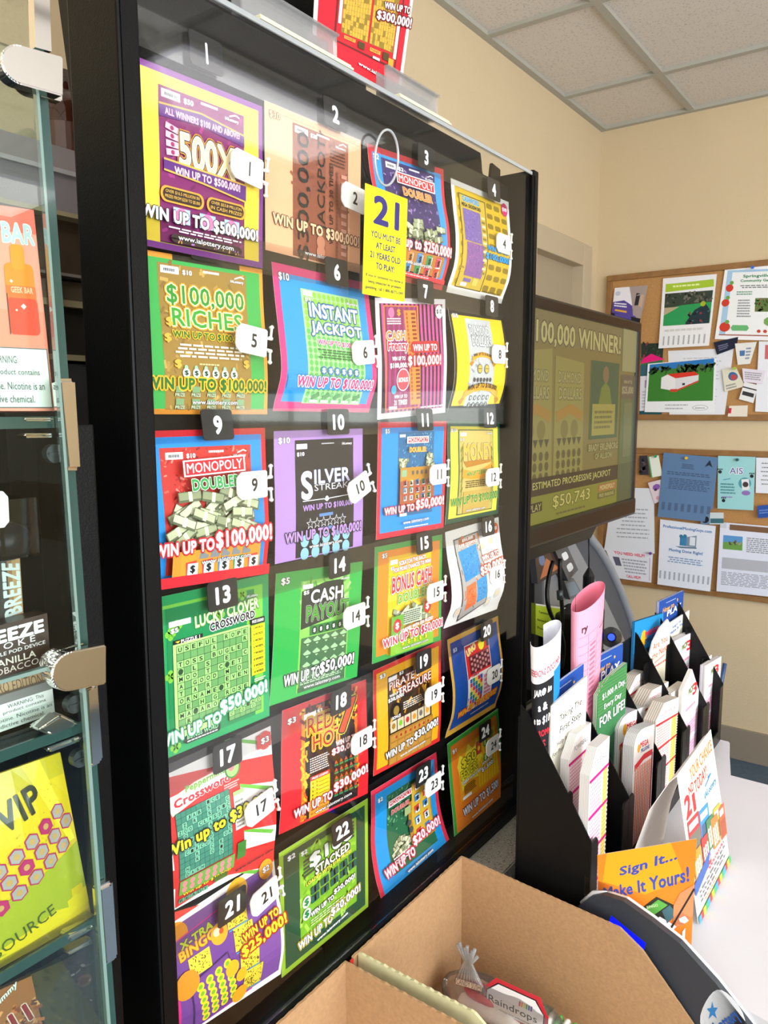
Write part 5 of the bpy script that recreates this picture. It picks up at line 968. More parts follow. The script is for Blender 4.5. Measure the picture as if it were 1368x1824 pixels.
def a_mega(k):
    k.T('MEGA', .5, .13, .42, .05, '#d82030'); k.T('MILLIONS', .55, .18, .42, .035, '#2c3c90'); k.C(.22, .15, .07, '#f0b020', n=8)
    k.P([(.05, .27), (.5, .22), (.95, .22), (.95, .27), (.5, .27), (.05, .32)], '#d83038')
    k.grid(.06, .3, .94, 1, 10, 26, lambda u, v, i, j: k.C(u, v, .035, '#e8947c', False, n=8)); k.R(.9, .25, .97, 1, '#8c3c54', False)
def a_pick(k):
    k.T('PICK', .5, .12, .28, .07, '#8c7c4c', [('#4c9c5c', .05)], rot=10, bold=.03); k.T('3', .72, .14, .26, .13, '#d82c34', bold=.04); k.M(.25, .27, .8, .33, 1, '#e890b0'); k.R(.0, .4, 1, 1, '#f6c8dc'); k.R(.05, .42, .95, .44, W_); k.R(.05, .64, .95, .67, W_)
    k.M(.15, .46, .85, .62, 5, '#e490b4'); k.M(.15, .7, .85, .98, 8, '#e490b4'); k.T('1', .5, .55, .06, .06, '#d0407c'); k.T('1', .5, .8, .06, .06, '#d0407c')
cut = [(.34, 0), (1, 0), (1, 1), (0, 1), (0, .13)]; rnd = [(.9, 0), (1, .0), (1, 1), (0, 1), (0, .12), (.06, .07), (.16, .03), (.32, .005), (.5, 0)]
RK = CT+.008
slip((1052, 1343), (1086, 1311), -.262, -.262, RK, .016, pw, '#f4f0f0', 'stack of pink play slips with yellow column in the leftmost front pocket', 'play slips', outline=cut, slices=14, alt='#b8b4b4')
slip((1014, 1320), (1053, 1287), -.218, -.218, RK+.03, .014, pw, '#f4f0f0', 'pink play slips tucked behind the leftmost front stack', 'play slips', outline=cut, slices=12, alt='#b8b4b4')
slip((1131, 1303), (1166, 1290), -.262, -.262, RK, .020, a_mega, '#f4f2f2', 'front stack of red grid MEGA MILLIONS slips in the second column', 'play slips', outline=rnd, slices=16, alt='#9a9ca4')
slip((1103, 1276), (1150, 1258), -.220, -.220, RK+.03, .026, a_mega, '#f4f2f2', 'rear stack of MEGA MILLIONS slips with striped edges', 'play slips', outline=rnd, slices=18, alt='#9a9ca4')
slip((1170, 1258), (1209, 1242), -.256, -.256, RK, .024, lk, '#f4f2f0', 'front red and yellow LUCKY FOR LIFE slips in the third column', 'play slips', outline=cut, slices=12, alt='#b8a890')
slip((1147, 1238), (1191, 1214), -.216, -.216, RK+.03, .028, lk, '#f4f2f0', 'middle stack of LUCKY FOR LIFE slips in the third column', 'play slips', outline=cut, slices=12, alt='#b8a890')
slip((1119, 1214), (1161, 1186), -.178, -.178, RK+.05, .022, lk, '#f4f2f0', 'rear stack of LUCKY FOR LIFE slips, highest in the third column', 'play slips', outline=cut, slices=12, alt='#b8a890')
slip((1216, 1222), (1247, 1196), -.252, -.252, RK, .008, a_pick, '#f2f4f8', 'slanted white and pink pick 3 slip in front of the fourth column', 'play slips', outline=[(.5, -.1), (1, .22), (1, 1), (0, 1), (0, .05)])
slip((1196, 1235), (1222, 1216), -.236, -.236, RK+.02, .018, lambda k: None, '#e8e0d8', 'tan edged stack of blank slips behind the slanted pick 3 slip', 'play slips', slices=10, alt='#b0a898')
slip((1202, 1142), (1238, 1124), -.190, -.190, RK+.05, .016, a_pick, '#f2f2f8', 'stack of pick 3 slips at the back of the fourth column', 'play slips', slices=8, alt='#c0bcc8')
slip((1257, 1186), (1285, 1169), -.246, -.246, RK, .012, a_pick, '#f2f4f8', 'rightmost stack of pick 3 slips in the fifth column', 'play slips', slices=4, alt='#c0bcc8')
slip((1240, 1186), (1268, 1166), -.200, -.200, RK+.03, .024, lambda k: None, '#ece8e4', 'stack of blank backed slips behind the rightmost pick 3 slips', 'play slips', slices=12, alt='#b8b0a0')
o = tube('blue_pen', [on(1291, 1182, 1, -.235), Vector((on(1291, 1182, 1, -.235).x-.006, -.222, CT+.0052))], .0055, mat('pen_blue', '#24406c', .3)); tag(o, 'dark blue pen standing in the right end of the rack', 'pen')
def a_play(k):
    k.M(.28, .03, .7, .042, 1, '#a8b8e0'); k.T('How to', .38, .085, .46, .042, '#f0b030', shear=.2, bold=.02, rot=2); k.T('PLAY', .62, .125, .58, .05, W_, bold=.03, shear=.1, rot=2); k.C(.74, .055, .025, '#f0b030', n=5)
def a_first(k):
    k.T('Taking The', .55, .105, .62, .042, '#202020', bold=.008, shear=.1); k.T('First Step', .55, .165, .6, .044, '#202020', bold=.008, shear=.1); k.T('Help Is Available', .52, .225, .68, .028, '#303030', bold=.0, shear=.1); k.T('For Problem Gambling.', .5, .265, .86, .028, '#303030', bold=.0, shear=.1)
def a_day(k):
    for i in range(12): k.R(0, .02*i, 1, .02*i+.01, '#4c8c48', False)
    k.lay += 1; k.T('$1,000 A Day,', .55, .105, .8, .05, '#f2f6f0', [('#1c4c34', .06)], rot=3, bold=.02); k.T('Every Day', .52, .175, .6, .045, '#f2f6f0', [('#1c4c34', .06)], rot=3, bold=.02); k.T('FOR LIFE!', .52, .25, .88, .065, '#f2f6f0', [('#1c4c34', .06)], rot=3, bold=.03); k.P([(0, .42), (1, .36), (1, 1), (0, 1)], '#2c6044')
slip((982, 1258), (1046, 1204), -.190, -.212, RK, .004, a_first, '#ece9dc', 'cream leaflet reading Taking The First Step', 'brochure', 'brochure', slices=4, alt='#b8b0a0')
slip((972, 1232), (1040, 1182), -.172, -.194, RK, .004, a_play, '#1f4a9c', 'dark blue brochures behind the cream Taking The First Step leaflet', 'brochure', 'brochure', slices=4, side='#e8e8f0', alt='#2c50a0')
slip((1051, 1177), (1110, 1146), -.180, -.195, RK+.03, .006, a_play, '#1f4a9c', 'dark blue How to PLAY brochure beside the pink roll', 'brochure', 'brochure', slices=4, side='#e8e8f0', alt='#2c50a0')
slip((1066, 1216), (1117, 1186), -.208, -.216, RK+.03, .008, a_day, '#3c7c4c', 'green brochure reading $1,000 A Day, Every Day FOR LIFE!', 'brochure', 'brochure', slices=6, side='#4c8c54', alt='#d0dcc8', outline=[(.55, .0), (1, -.02), (1, 1), (0, 1), (0, .08), (.2, .03)])
def a_next(k): k.T('Are You', .55, .07, .66, .055, '#d8342c', bold=.005, rot=3); k.T('the Next', .55, .15, .7, .055, '#d8342c', bold=.005, rot=3); k.L([(.3, .22), (.8, .2)], .02, '#d88078'); k.M(.25, .24, .9, .27, 1, '#d8605c')
slip((1155, 1142), (1194, 1120), -.176, -.186, RK+.03, .003, a_next, '#e6e2cc', 'cream rounded leaflet reading Are You the Next', 'brochure', 'brochure', outline=[(.2, .03), (.5, -.06), (.85, -.1), (1, -.04), (1, 1), (0, 1), (0, .2)])
def a_mblue(k): k.C(.32, .15, .1, '#f0b020', n=8); k.T('MEGA', .62, .12, .5, .045, '#e0304c', [('#a01c30', .03)], rot=3); k.T('MILLIONS', .62, .17, .5, .035, '#2c3c80', rot=3); k.R(.0, .24, 1, 1, '#27406c')
slip((1131, 1108), (1182, 1092), -.156, -.162, RK+.05, .006, a_mblue, '#1c8cc8', 'light blue MEGA MILLIONS brochures standing at the back of the rack', 'brochure', 'brochure', slices=6, side='#2c7cb0', alt='#1c5c8c')
slip((1174, 1072), (1218, 1052), -.153, -.158, RK+.05, .006, a_play, '#1f4a9c', 'tallest dark blue How to PLAY brochure at the back right', 'brochure', 'brochure', slices=4, side='#d8d8e4', alt='#2c50a0')
slip((1190, 1112), (1228, 1087), -.166, -.172, RK+.05, .003, lambda k: (k.T('Sign It...', .45, .06, .5, .03, '#3868b8', rot=3), k.T('Make It Yours!', .5, .1, .8, .03, '#3868b8', rot=3)), '#e8e6d4', 'cream leaflet reading Sign It... Make It Yours! at the back of the rack', 'brochure', 'brochure')
def roll(cx, cy, y, rx, ry, zb, skew, art, face, back, lab, a0=-250, a1=95, top=None, lean=0):
    T_ = on(cx, cy, 1, y); H_ = T_.z-zb
    def fn(u, v, z):
        a = math.radians(a0+(a1-a0)*u); r = 1+(z/rx)+ (.25*max(0, .12-u) if True else 0)
        s = 1-.36*v
        return Vector((T_.x+lean*v+rx*r*s*math.cos(a), T_.y+ry*r*s*math.sin(a), T_.z+skew*math.cos(a)*(1-v)-H_*v))
    k = Ink(fn=fn, size=(2*math.pi*(rx+ry)/2*(a1-a0)/360, H_), thick=.0006, layer=.0001); art(k)
    o = k.build('rolled_paper', PAPER, face=face, side=face, back=back, cuts=(36, 3), outline=None); return tag(o, lab, 'paper')
def a_pink(k):
    k.M(.6, .04, .86, .085, 4, '#c07890'); k.T('ry', .34, .085, .06, .03, '#4c2c34')
    for v in (.11, .145, .18, .215, .25, .285, .32, .355, .39, .43): k.L([(.28, v), (.96, v)], .0025, '#a8647c', False)
    for u in (.38, .47, .66, .7): k.L([(u, .11), (u, .45)], .0025, '#a8647c', False)
    k.lay += 1; k.M(.4, .15, .46, .43, 14, '#b87890'); k.M(.72, .15, .82, .43, 14, '#b87890'); k.M(.5, .12, .62, .13, 1, '#70404c')
roll(1048, 1062, -.174, .058, .020, RK+.01, .016, a_pink, '#f0a0b8', '#e8849c', 'pink printed form rolled into a tube at the back of the rack', a0=-262, a1=96)
def a_doc(k):
    k.T('REFERENCING DOCUMENT - SE', .36, .105, .62, .026, '#c83040', bold=.03); k.R(.02, .145, .44, .98, '#1c1c20'); k.R(.44, .13, .8, .45, '#1c88d8'); k.T('JAR® in', .27, .185, .28, .036, W_, shear=.15, bold=.04); k.T('a &', .28, .24, .14, .032, W_, bold=.04); k.T('e to $1M', .27, .295, .3, .036, W_, bold=.04, shear=.1); k.T('PROMO', .3, .345, .24, .026, '#d02838'); k.T('G S', .24, .39, .16, .034, '#d02838'); k.R(.02, .44, .9, .45, '#6c9cd0'); k.R(.44, .45, 1, .98, '#a81c34'); k.M(.05, .47, .4, .6, 4, '#c83040')
roll(973, 1128, -.174, .042, .017, RK+.01, .012, a_doc, '#ecf0f8', '#dce0ec', 'white, black and blue printed sheet rolled into a tube at the left of the rack', a0=-225, a1=60, lean=.022)
# ------------------------------------------------------------------ orange sign, tent card, tape
TLs = on(1064, 1523, 1, -.279); q = [TLs, on(1241, 1494, 1, -.413), on(1231, 1692, 1, -.411), Vector((TLs.x-.004, -.287, CT+.004))]
q[2].z = max(q[2].z, CT+.001)
k = Ink(quad=q, thick=.0008); k.P([(.1, .0), (.75, 0), (.9, .35), (.5, .5), (.05, .35)], '#f4a41c'); 
k.T('Sign It...', .52, .19, .6, .13, '#3a4ea8', rot=13, shear=.2, bold=.03); k.T('Make It Yours!', .5, .40, .92, .14, '#3a4ea8', rot=13, shear=.2, bold=.03)
k.P([(.45, .66), (.62, .52), (.86, .62), (.62, .88), (.42, .76)], '#2a3024'); k.P([(.5, .66), (.64, .55), (.74, .6), (.56, .74)], '#5cac48'); k.T('BINGO', .58, .62, .12, .03, '#c8e8b0', rot=18); k.P([(.52, .86), (.66, .72), (.84, .8), (.66, 1), (.58, 1)], '#ece8f0'); k.P([(.68, .66), (.76, .6), (.84, .68), (.74, .78)], '#446c78'); k.P([(.33, .62), (.42, .6), (.46, .66), (.38, .7)], '#e8cc2c')
k.P([(.8, .6), (.86, .48), (1, .4), (1, .68), (.94, .76), (.84, .8), (.8, .7)], '#dc8c5c'); k.P([(.8, .72), (.88, .66), (.98, .7), (.9, .78), (.8, .77)], '#c87850'); k.L([(.76, .86), (.86, .68), (1, .44)], .02, '#2a2624'); k.P([(.74, .9), (.77, .82), (.79, .84)], '#b89448')
k.P([(.86, .72), (.92, .69), (.96, .73), (.92, .76), (.87, .75)], '#f2efe8'); k.P([(.84, .92), (.9, .9), (.9, .84), (.93, .8), (.93, .94), (.84, .95)], '#f2efe8'); k.T('at', .72, .95, .05, .03, '#3c2c1c')
o = k.build('counter_sign', PRINT, face='#ee8420', side='#e8e0d8', back='#efeae4', cuts=(8, 8)); tag(o, 'orange sign reading Sign It... Make It Yours! taped to the rack', 'sign')
b = bmesh.new(); add_box(b, (TLs.x-.004, -.305, CT+.055), (TLs.x-.0025, -.262, CT+.085)); o = bm_obj('tape_strip', b, glassy('tape', (.93, .9, .86, 1), .2, 1.2)); tag(o, 'clear tape holding the orange sign to the rack', 'tape')
TX0, TX1 = .605, .816; TY = -.404
q = [Vector((.610, -.360, .950)), Vector((.818, -.360, .952)), Vector((TX1, TY, CT+.001)), Vector((TX0, TY, CT+.001))]
k = Ink(quad=q, thick=.0007); k.P([(0, .72), (1, .62), (1, .94), (0, .94)], W_)
k.T('2', .14, .26, .16, .15, '#e0202c', bold=.04); k.T('ND', .27, .185, .13, .06, '#e0202c', bold=.02); k.T('YOUR CHANCE', .62, .1, .66, .085, '#f07c20', bold=.01); k.T('TODAY!', .54, .215, .36, .085, '#e0202c', bold=.01); k.R(.26, .23, .33, .35, '#e0202c')
k.T('IALottery', .75, .36, .36, .06, '#3484c8', bold=.01); k.L([(.62, .3), (.82, .27), (.72, .27)], .012, '#3484c8')
for u, v, w, c, c2 in ((.2, .46, .3, '#d82830', '#6c6c5c'), (.48, .5, .26, '#2c8ce0', '#3c5c7c'), (.82, .62, .22, '#c8b02c', '#70602c'), (.94, .66, .18, '#c05c28', '#a84c28')):
    k.R(u-w/2, v-.1, u+w/2, v+.13, c, rot=-6); k.R(u-w/2+.02, v, u+w/2-.02, v+.12, c2, rot=-6); k.R(u-w/2+.03, v-.075, u+w/2-.03, v-.03, '#e8d8d8', rot=-6)
for u, v, c in ((.17, .66, '#e8901c'), (.4, .66, '#c83028'), (.58, .6, '#3c7c4c'), (.7, .64, '#e07828')): k.R(u-.1, v-.09, u+.1, v+.12, c, rot=-6); k.grid(u-.08, v-.03, u+.08, v+.1, 3, 4, lambda a, b_, i, j: k.C(a, b_, .022, '#f0e0c8', False, n=8))
k.P([(0, .74), (.5, .7), (.4, .78), (0, .82)], '#2c58a8'); k.M(.1, .82, .95, .91, 3, '#3c3c40', False, .4); k.M(.4, .79, .9, .81, 1, '#e0303c', False, .8); k.M(.2, .915, .6, .93, 1, '#f07c20', False, .8)
cs = ['#2c9cd8', '#e03038', '#f0c828', '#3ca85c']
for i in range(16): k.R(i/16, .955, (i+1)/16, 1, cs[i % 4], False)
k.lay += 1
tent = k.build('tent_card', PRINT, face='#d5ecd4', side='#f0f0ee', back='#f2efec'); tag(tent, 'folded tent card reading 2ND CHANCE TODAY! standing on the white counter', 'sign')
pr_ = [(0, .950), (.012, .935), (.040, .880), (.062, .80), (.072, CT+.002)]
b = bmesh.new(); y0 = -.360
rows_ = [[b.verts.new((x, y0+a, z)) for x in (.610, .818)] for a, z in pr_]; rows2 = [[b.verts.new((x, y0+a-.0009, z-.0004)) for x in (.610, .818)] for a, z in pr_]
for rr_ in (rows_, rows2):
    for m_, n_ in zip(rr_, rr_[1:]): b.faces.new((m_[0], m_[1], n_[1], n_[0]))
for s in (0, 1):
    for i in range(len(rows_)-1): b.faces.new((rows_[i][s], rows_[i+1][s], rows2[i+1][s], rows2[i][s]))
b.faces.new((rows_[-1][0], rows_[-1][1], rows2[-1][1], rows2[-1][0])); b.faces.new((rows_[0][0], rows_[0][1], rows2[0][1], rows2[0][0]))
bm_obj('back_leaf', b, mat('white_card_stock', '#efe9e4', .7), tent)
# ------------------------------------------------------------------ terminal with the blue screen
nn = Vector((-1, .15, .0)).normalized(); pc = Vector((.481, -.29, .78))
E0, E1, E2, E3, E4 = [hit(a, b_, pc, nn) for a, b_ in ((1030, 1614), (1075, 1594), (1110, 1605), (1210, 1680), (1345, 1842))]
dn = Vector((-.0045, -.03, -.06)); 
poly = [E0, (E0+E1)/2+Vector((0, 0, .0065)), E1, E2, (E2+E3)/2+Vector((0, 0, .0015)), E3, (E3+E4)/2+Vector((.004, 0, .005)), E4, E4+dn*1.6, E3+dn*2.2, E0+dn*.6]
poly = [p-nn*((p-pc).dot(nn)) for p in poly]
tb = thing('customer_terminal', (.45, -.4, CT), 'dark grey curved payment screen device with a glowing blue strip, behind the open box', 'terminal')
prism('face_plate', [p for p in poly], -nn*.010, mat('terminal_face', '#363a42', .5, bump=.1, bscale=900), tb)
ctr = sum(poly, Vector())/len(poly)
prism('shell', [ctr+(p-ctr)*.99-nn*.0102 for p in poly], -nn*.006, WPLAS, tb)
b = bmesh.new(); rim = [p-nn*.010+Vector((.001, 0, .0)) for p in poly[:3]]; add_tube(b, rim, [.004, .0048, .001], 8); bm_obj('white_rim', b, WPLAS, tb, True)
box('foot', (.515, -.40, CT+.001), (.55, -.34, .74), BPLAS, tb); box('foot_arm', (.498, -.375, .728), (.52, -.36, .745), BPLAS, tb)
def onT(px, py): return hit(px, py, pc, nn)
q = [onT(1089, 1631), onT(1150, 1680), onT(1143, 1712), onT(1080, 1655)]
k = Ink(quad=q, thick=.0008, layer=.0002); k.build('blue_screen', mat('blue_backlight', '#0a14ff', .3, emis=1.6), tb, face='#1010ff', side=K_, back=K_)
q = [onT(1255, 1768), onT(1300, 1758), onT(1345, 1850), onT(1240, 1850)]
k = Ink(quad=q, thick=.0006, layer=.0002)
k.P([(.3+.16*(1 if i % 2 == 0 else .42)*math.sin(i*math.pi/5), .42-.2*(1 if i % 2 == 0 else .42)*math.cos(i*math.pi/5)) for i in range(10)], '#2c7cc0'); k.T('Lottery', .62, .66, .6, .3, '#2454a0', rot=30)
k.build('logo_plate', PRINT, tb, face='#dfe6ee', side='#c8ccd0', back='#999', outline=[(.5+.5*math.cos(i*math.pi/10), .5+.5*math.sin(i*math.pi/10)) for i in range(20)])
# ------------------------------------------------------------------ cardboard boxes
def jag(p0, p1, n, amp):
    p0 = Vector(p0); p1 = Vector(p1); return [p0+(p1-p0)*(i/n)+Vector((0, 0, amp*(1 if i % 2 else -.4)*random.uniform(.4, 1))) for i in range(1, n)]
def board_panel(b, pts, ext): add_prism(b, pts, ext)
BZ = .592; RZ = .789
big = thing('cardboard_box', (.31, -.27, BZ), 'open cardboard box with a slanting cut side holding a candy pack', 'box')
b = bmesh.new(); add_prism(b, [(.166, -.068, BZ), (.4555, -.068, BZ), (.4555, -.068, RZ)]+jag((.4555, -.068, RZ), (.166, -.068, RZ), 40, .0010)+[Vector((.166, -.068, RZ))], (0, -.0035, 0)); bm_obj('rear_panel', b, KRAFT, big)
pa, pb, pc_ = (.4555, -.0716, RZ), on(1106, 1651, 0, .4555), on(1236, 1822, 0, .4555); pm = on(1146, 1691, 0, .4555)
b = bmesh.new(); add_prism(b, [Vector(pa)]+jag(pa, pb, 46, .0006)+[Vector(pb), pm]+jag(pm, pc_, 12, .0004)+[Vector(pc_), Vector((.4555, pc_.y-.02, .645)), Vector((.4555, pc_.y-.02, BZ)), Vector((.4555, -.0716, BZ))], (-.0038, 0, 0)); bm_obj('side_panel', b, KRAFT, big)
b = bmesh.new(); add_prism(b, [Vector((.176, -.0716, RZ))]+jag((.176, -.0716, RZ), (.176, -.25, .788), 30, .0014)+[Vector((.176, -.25, .788)), Vector((.176, -.46, .655)), Vector((.176, -.46, BZ)), Vector((.176, -.0716, BZ))], (.0038, 0, 0)); bm_obj('pale_panel', b, mat('pale_printed_board', '#c9c59a', .7, noise=.1, nscale=90), big)['label'] = 'pale yellow printed side panel'
box('red_panel', (.160, -.0715, RZ-.06), (.1755, -.0695, RZ-.002), mat('red_printed_board', '#b8241c', .5), big)
box('base_panel', (.176, -.46, BZ-.0015), (.452, -.0716, BZ+.002), KRAFT, big)
sm = thing('cardboard_box', (.0, -.22, BZ), 'second open cardboard box at the bottom edge, left of the candy box', 'box')
b = bmesh.new(); add_prism(b, [(-.13, -.064, BZ), (.158, -.064, BZ), (.158, -.064, RZ-.003)]+jag((.158, -.064, RZ-.003), (-.13, -.064, RZ-.003), 34, .001)+[Vector((-.13, -.064, RZ-.003))], (0, -.0035, 0)); bm_obj('rear_panel', b, KRAFT, sm)
b = bmesh.new(); add_prism(b, [Vector((.158, -.0676, RZ-.003))]+jag((.158, -.0676, RZ-.003), (.158, -.25, RZ-.005), 26, .0012)+[Vector((.158, -.25, RZ-.005)), Vector((.158, -.45, .65)), Vector((.158, -.45, BZ)), Vector((.158, -.0676, BZ))], (-.0036, 0, 0)); bm_obj('side_panel', b, KRAFT, sm)
box('base_panel', (-.13, -.45, BZ-.0015), (.154, -.0676, BZ+.002), KRAFT, sm)
# ------------------------------------------------------------------ candy pack in the box
cp = thing('candy_pack', (.31, -.2, BZ), 'clear pack of red and orange candy with a black and white Raindrops label', 'candy')
def cz(px, py, z): return on(px, py, 2, z)
def ell(name, c, ax1, r, m, parent, wob=0):
    b = bmesh.new(); bmesh.ops.create_uvsphere(b, u_segments=28, v_segments=16, radius=1); d1 = Vector(ax1).normalized(); d2 = Vector((0, 0, 1)).cross(d1).normalized(); d3 = d1.cross(d2)
    for v in b.verts:
        p = v.co.copy(); s = 1+wob*math.sin(p.x*9)*math.cos(p.y*7+p.z*5); e = .62
        f = lambda t: math.copysign(abs(t)**e, t)
        v.co = Vector(c)+(d1*f(p.x)*r[0]+d2*p.y*r[1]+d3*p.z*r[2])*s
    return bm_obj(name, b, m, parent, True)
ax_ = (cz(1000, 1830, 0.624)-cz(850, 1760, 0.624)).normalized()
ell('red_candy', cz(860, 1770, 0.636), ax_, (.030, .014, .013), mat('red_gummy', '#d8344c', .5, bump=.5, bscale=900, bdist=.0008), cp, .02)
ell('orange_candy', cz(812, 1818, 0.624), cz(860, 1824, 0.624)-cz(800, 1800, 0.624), (.027, .020, .016), mat('orange_gummy', '#f07c3c', .55, bump=.8, bscale=700, bdist=.001), cp, .05)
ell('white_candy', cz(870, 1800, 0.616), ax_, (.05, .02, .012), mat('white_gummy', '#e8dcd0', .6, bump=.5, bscale=700), cp, .02)
for i in range(6): ell('striped_candy', cz(968+13*i, 1812+7*i, 0.626), Vector((-ax_.y, ax_.x, 0)), (.016, .006, .010), mat('gummy_stripe', ['#5ca850', '#e8e8e0'][i % 2], .5), cp)
lc = cz(916, 1797, 0.646); e1 = ax_; e2 = Vector((0, .35, 1)); e2 = (e2-e1*e2.dot(e1)).normalized(); w = .052; h = .027
q = [lc-e1*w+e2*h, lc+e1*w+e2*h, lc+e1*w-e2*h, lc-e1*w-e2*h]
k = Ink(quad=q, thick=.0006, bend=lambda u, v: -.010*(2*v-1)**2)
oc = lambda m_: [(.16+m_, m_*1.6), (.84-m_, m_*1.6), (1-m_*1.2, .32), (1-m_*1.2, .7), (.84-m_, 1-m_*1.6), (.16+m_, 1-m_*1.6), (m_*1.2, .7), (m_*1.2, .32)]
k.P(oc(.045), '#1c1c20'); k.P(oc(.06), '#f0eef0'); k.T('Raindrops', .47, .55, .74, .28, '#1c1c24', bold=.01)
for i, c in enumerate(('#d83048', '#e88c2c', '#e8d43c', '#4ca858', '#3c70b8', '#7c4c9c')): k.R(.56+.035*i, .24, .585+.035*i, .36, c, False)
k.lay += 1; k.T('enjoy the adventure', .5, .78, .5, .08, '#2c2c34', bold=.0)
k.build('label', PRINT, cp, face='#c82838', side='#c82838', back='#e8e8e8', outline=oc(0), cuts=(1, 8))['label'] = 'eight sided black, red and white label'
k = Ink(quad=[cz(812, 1742, 0.664), cz(858, 1756, 0.664), cz(858, 1766, 0.664), cz(812, 1752, 0.664)], thick=.0003); k.T('CANDY SUSHI', .5, .5, .96, .9, '#2c2830', bold=.0); 
k.build('film_print', PRINT, cp, face='#b89c84', side='#b89c84', back='#b89c84')
b = bmesh.new(); cc = cz(905, 1800, 0.632); bmesh.ops.create_uvsphere(b, u_segments=36, v_segments=20, radius=1); d2 = Vector((-ax_.y, ax_.x, 0))
for v in b.verts:
    p = v.co; f = lambda t: math.copysign(abs(t)**.6, t); wv = 1+.05*math.sin(p.x*14+p.y*8)+.03*math.sin(p.y*23+p.z*11)
    v.co = cc-ax_*.012+ax_*f(p.x)*.098+d2*p.y*.038*wv+Vector((0, 0, 1))*p.z*.029*wv
bm_obj('clear_film', b, BAG, cp, True)
b = bmesh.new(); t0 = cz(838, 1760, 0.649); t1 = cz(832, 1690, 0.709)
for j in range(9):
    a = j/8; o1 = ax_*(a-.5)*.05; o2 = ax_*(a-.5)*.012; o3 = ax_*(a-.5)*.035
    add_tube(b, [t0+o1+Vector((0, 0, .0)), t0*.35+t1*.65+o2, t1+o3+Vector((0, 0, .006*math.sin(j*2.1)))], [.003, .0018, .0028], 6)
bm_obj('twisted_end', b, glassy('crumpled_film', (.98, .98, .98, 1), .15, .8, milk=.22), cp, True)
# ------------------------------------------------------------------ glass vape cabinet at the left
GP = Vector((-.215, -.077, 1.741)); GN = Vector((0, .9994, -.033)).normalized(); GD = Vector((0, -.033, -.9994)).normalized()
def g(px, py, off=0): return hit(px, py, GP+GN*off, GN)
def gy(z, off=0): return GP.y+(GP.z-z)*(-.033)+off
def gbox(name, x0, x1, z0, z1, o0, o1, m, parent, bev=0):
    b = bmesh.new(); add_prism(b, [(x0, gy(z0, o0), z0), (x0, gy(z1, o0), z1), (x0, gy(z1, o1), z1), (x0, gy(z0, o1), z0)], (x1-x0, 0, 0))
    if bev: bmesh.ops.bevel(b, geom=list(b.edges), offset=bev, segments=2, affect='EDGES')
    return bm_obj(name, b, m, parent)
gc = thing('glass_cabinet', (-.4, 0, .75), 'glass display cabinet with chrome clamps at the left edge', 'cabinet')
gbox('side_glass', -.2205, -.2115, .76, 1.845, 0, .003, GREENE, gc); gbox('side_glass', -.2200, -.2120, .76, 1.84, .0032, .26, GLASS, gc)
ZP1 = g(60, 1193, -.010).z
pn = gbox('front_pane', -.62, -.2285, ZP1, 1.775, -.012, -.008, GLASS, gc); gbox('pane_edge', -.2285, -.2262, ZP1, 1.775, -.0123, -.0077, PGLASS, pn); gbox('pane_edge', -.62, -.2285, ZP1-.003, ZP1, -.0123, -.0077, PGLASS, pn)
pn = gbox('front_pane', -.62, -.2275, .78, ZP1-.03, -.012, -.008, GLASS, gc); gbox('pane_edge', -.2275, -.2245, .78, ZP1-.01, -.0123, -.0077, PGLASS, pn)
for z in (1.503, 1.250, 1.076):
    s_ = box('glass_shelf', (-.62, gy(z)+.002, z-.0045), (-.2225, .16, z+.0045), GLASS, gc); box('shelf_edge', (-.62, gy(z), z-.0045), (-.2225, gy(z)+.003, z+.0045), GREENE, s_)
box('back_panel', (-.62, .17, .76), (-.13, .18, 1.60), BLACK, gc); box('cabinet_base', (-.62, -.10, .751), (-.2, .17, .775), BLACK, gc)
box('black_upright', (-.196, -.045, .76), (-.165, .0, 1.50), BLACK, gc, .002)
def plate(name, px, off, th, bev=.003, m=CHROME):
    b = bmesh.new(); add_prism(b, [g(x, y, off) for x, y in px], GN*th); bmesh.ops.recalc_face_normals(b, faces=b.faces); bmesh.ops.bevel(b, geom=list(b.edges), offset=bev, segments=3, affect='EDGES', clamp_overlap=True)
    o = bm_obj(name, b, m, gc); return o
def dshape(x0, y0, x1, y1, sk):
    w = x1-x0; h = y1-y0; r = h/2; p = []
    for i in range(21): a = math.radians(90+9*i); p.append((x0+r+r*math.cos(a), y0+r-r*math.sin(a)))
    p += [(x1, y1), (x1, y0)]; return [(x, y+sk*(x-x0)) for x, y in p]
plate('corner_clamp', dshape(2, 70, 113, 140, .28), -.020, .012); plate('clamp_backing', dshape(30, 100, 112, 160, .25), -.004, .010)
plate('corner_clamp', dshape(92, 1168, 190, 1238, -.20), -.020, .012); plate('clamp_backing', dshape(80, 1165, 150, 1220, -.3), -.004, .010)
plate('edge_clip', [(103, 674), (137, 674), (147, 838), (119, 838)], -.010, .012); plate('edge_clip', [(152, 1226), (177, 1216), (187, 1357), (160, 1372)], -.008, .012); plate('edge_clip', [(175, 1582), (204, 1568), (213, 1708), (186, 1725)], -.010, .012)
for a in ([(42, 744), (98, 744), (98, 750), (46, 750)], [(42, 772), (98, 772), (98, 779), (46, 780)], [(66, 1300), (110, 1272), (146, 1290), (92, 1311)], [(82, 1334), (146, 1310), (148, 1320), (90, 1342)], [(122, 1668), (170, 1646), (170, 1655), (124, 1680)], [(120, 1698), (170, 1672), (170, 1680), (122, 1705)]): plate('shelf_clip', a, -.004, .016, .002)
for x, y in ((90, 808), (125, 1252), (136, 1348)):
    c = g(x, y, .01); b = bmesh.new(); add_tube(b, [c, c-GN*.007], [.0075, .0075], 20); add_box(b, c-GN*.0078+Vector((-.006, -.0006, -.0008)), c-GN*.0078+Vector((.006, .0006, .0008))); bm_obj('screw', b, STEEL, gc)
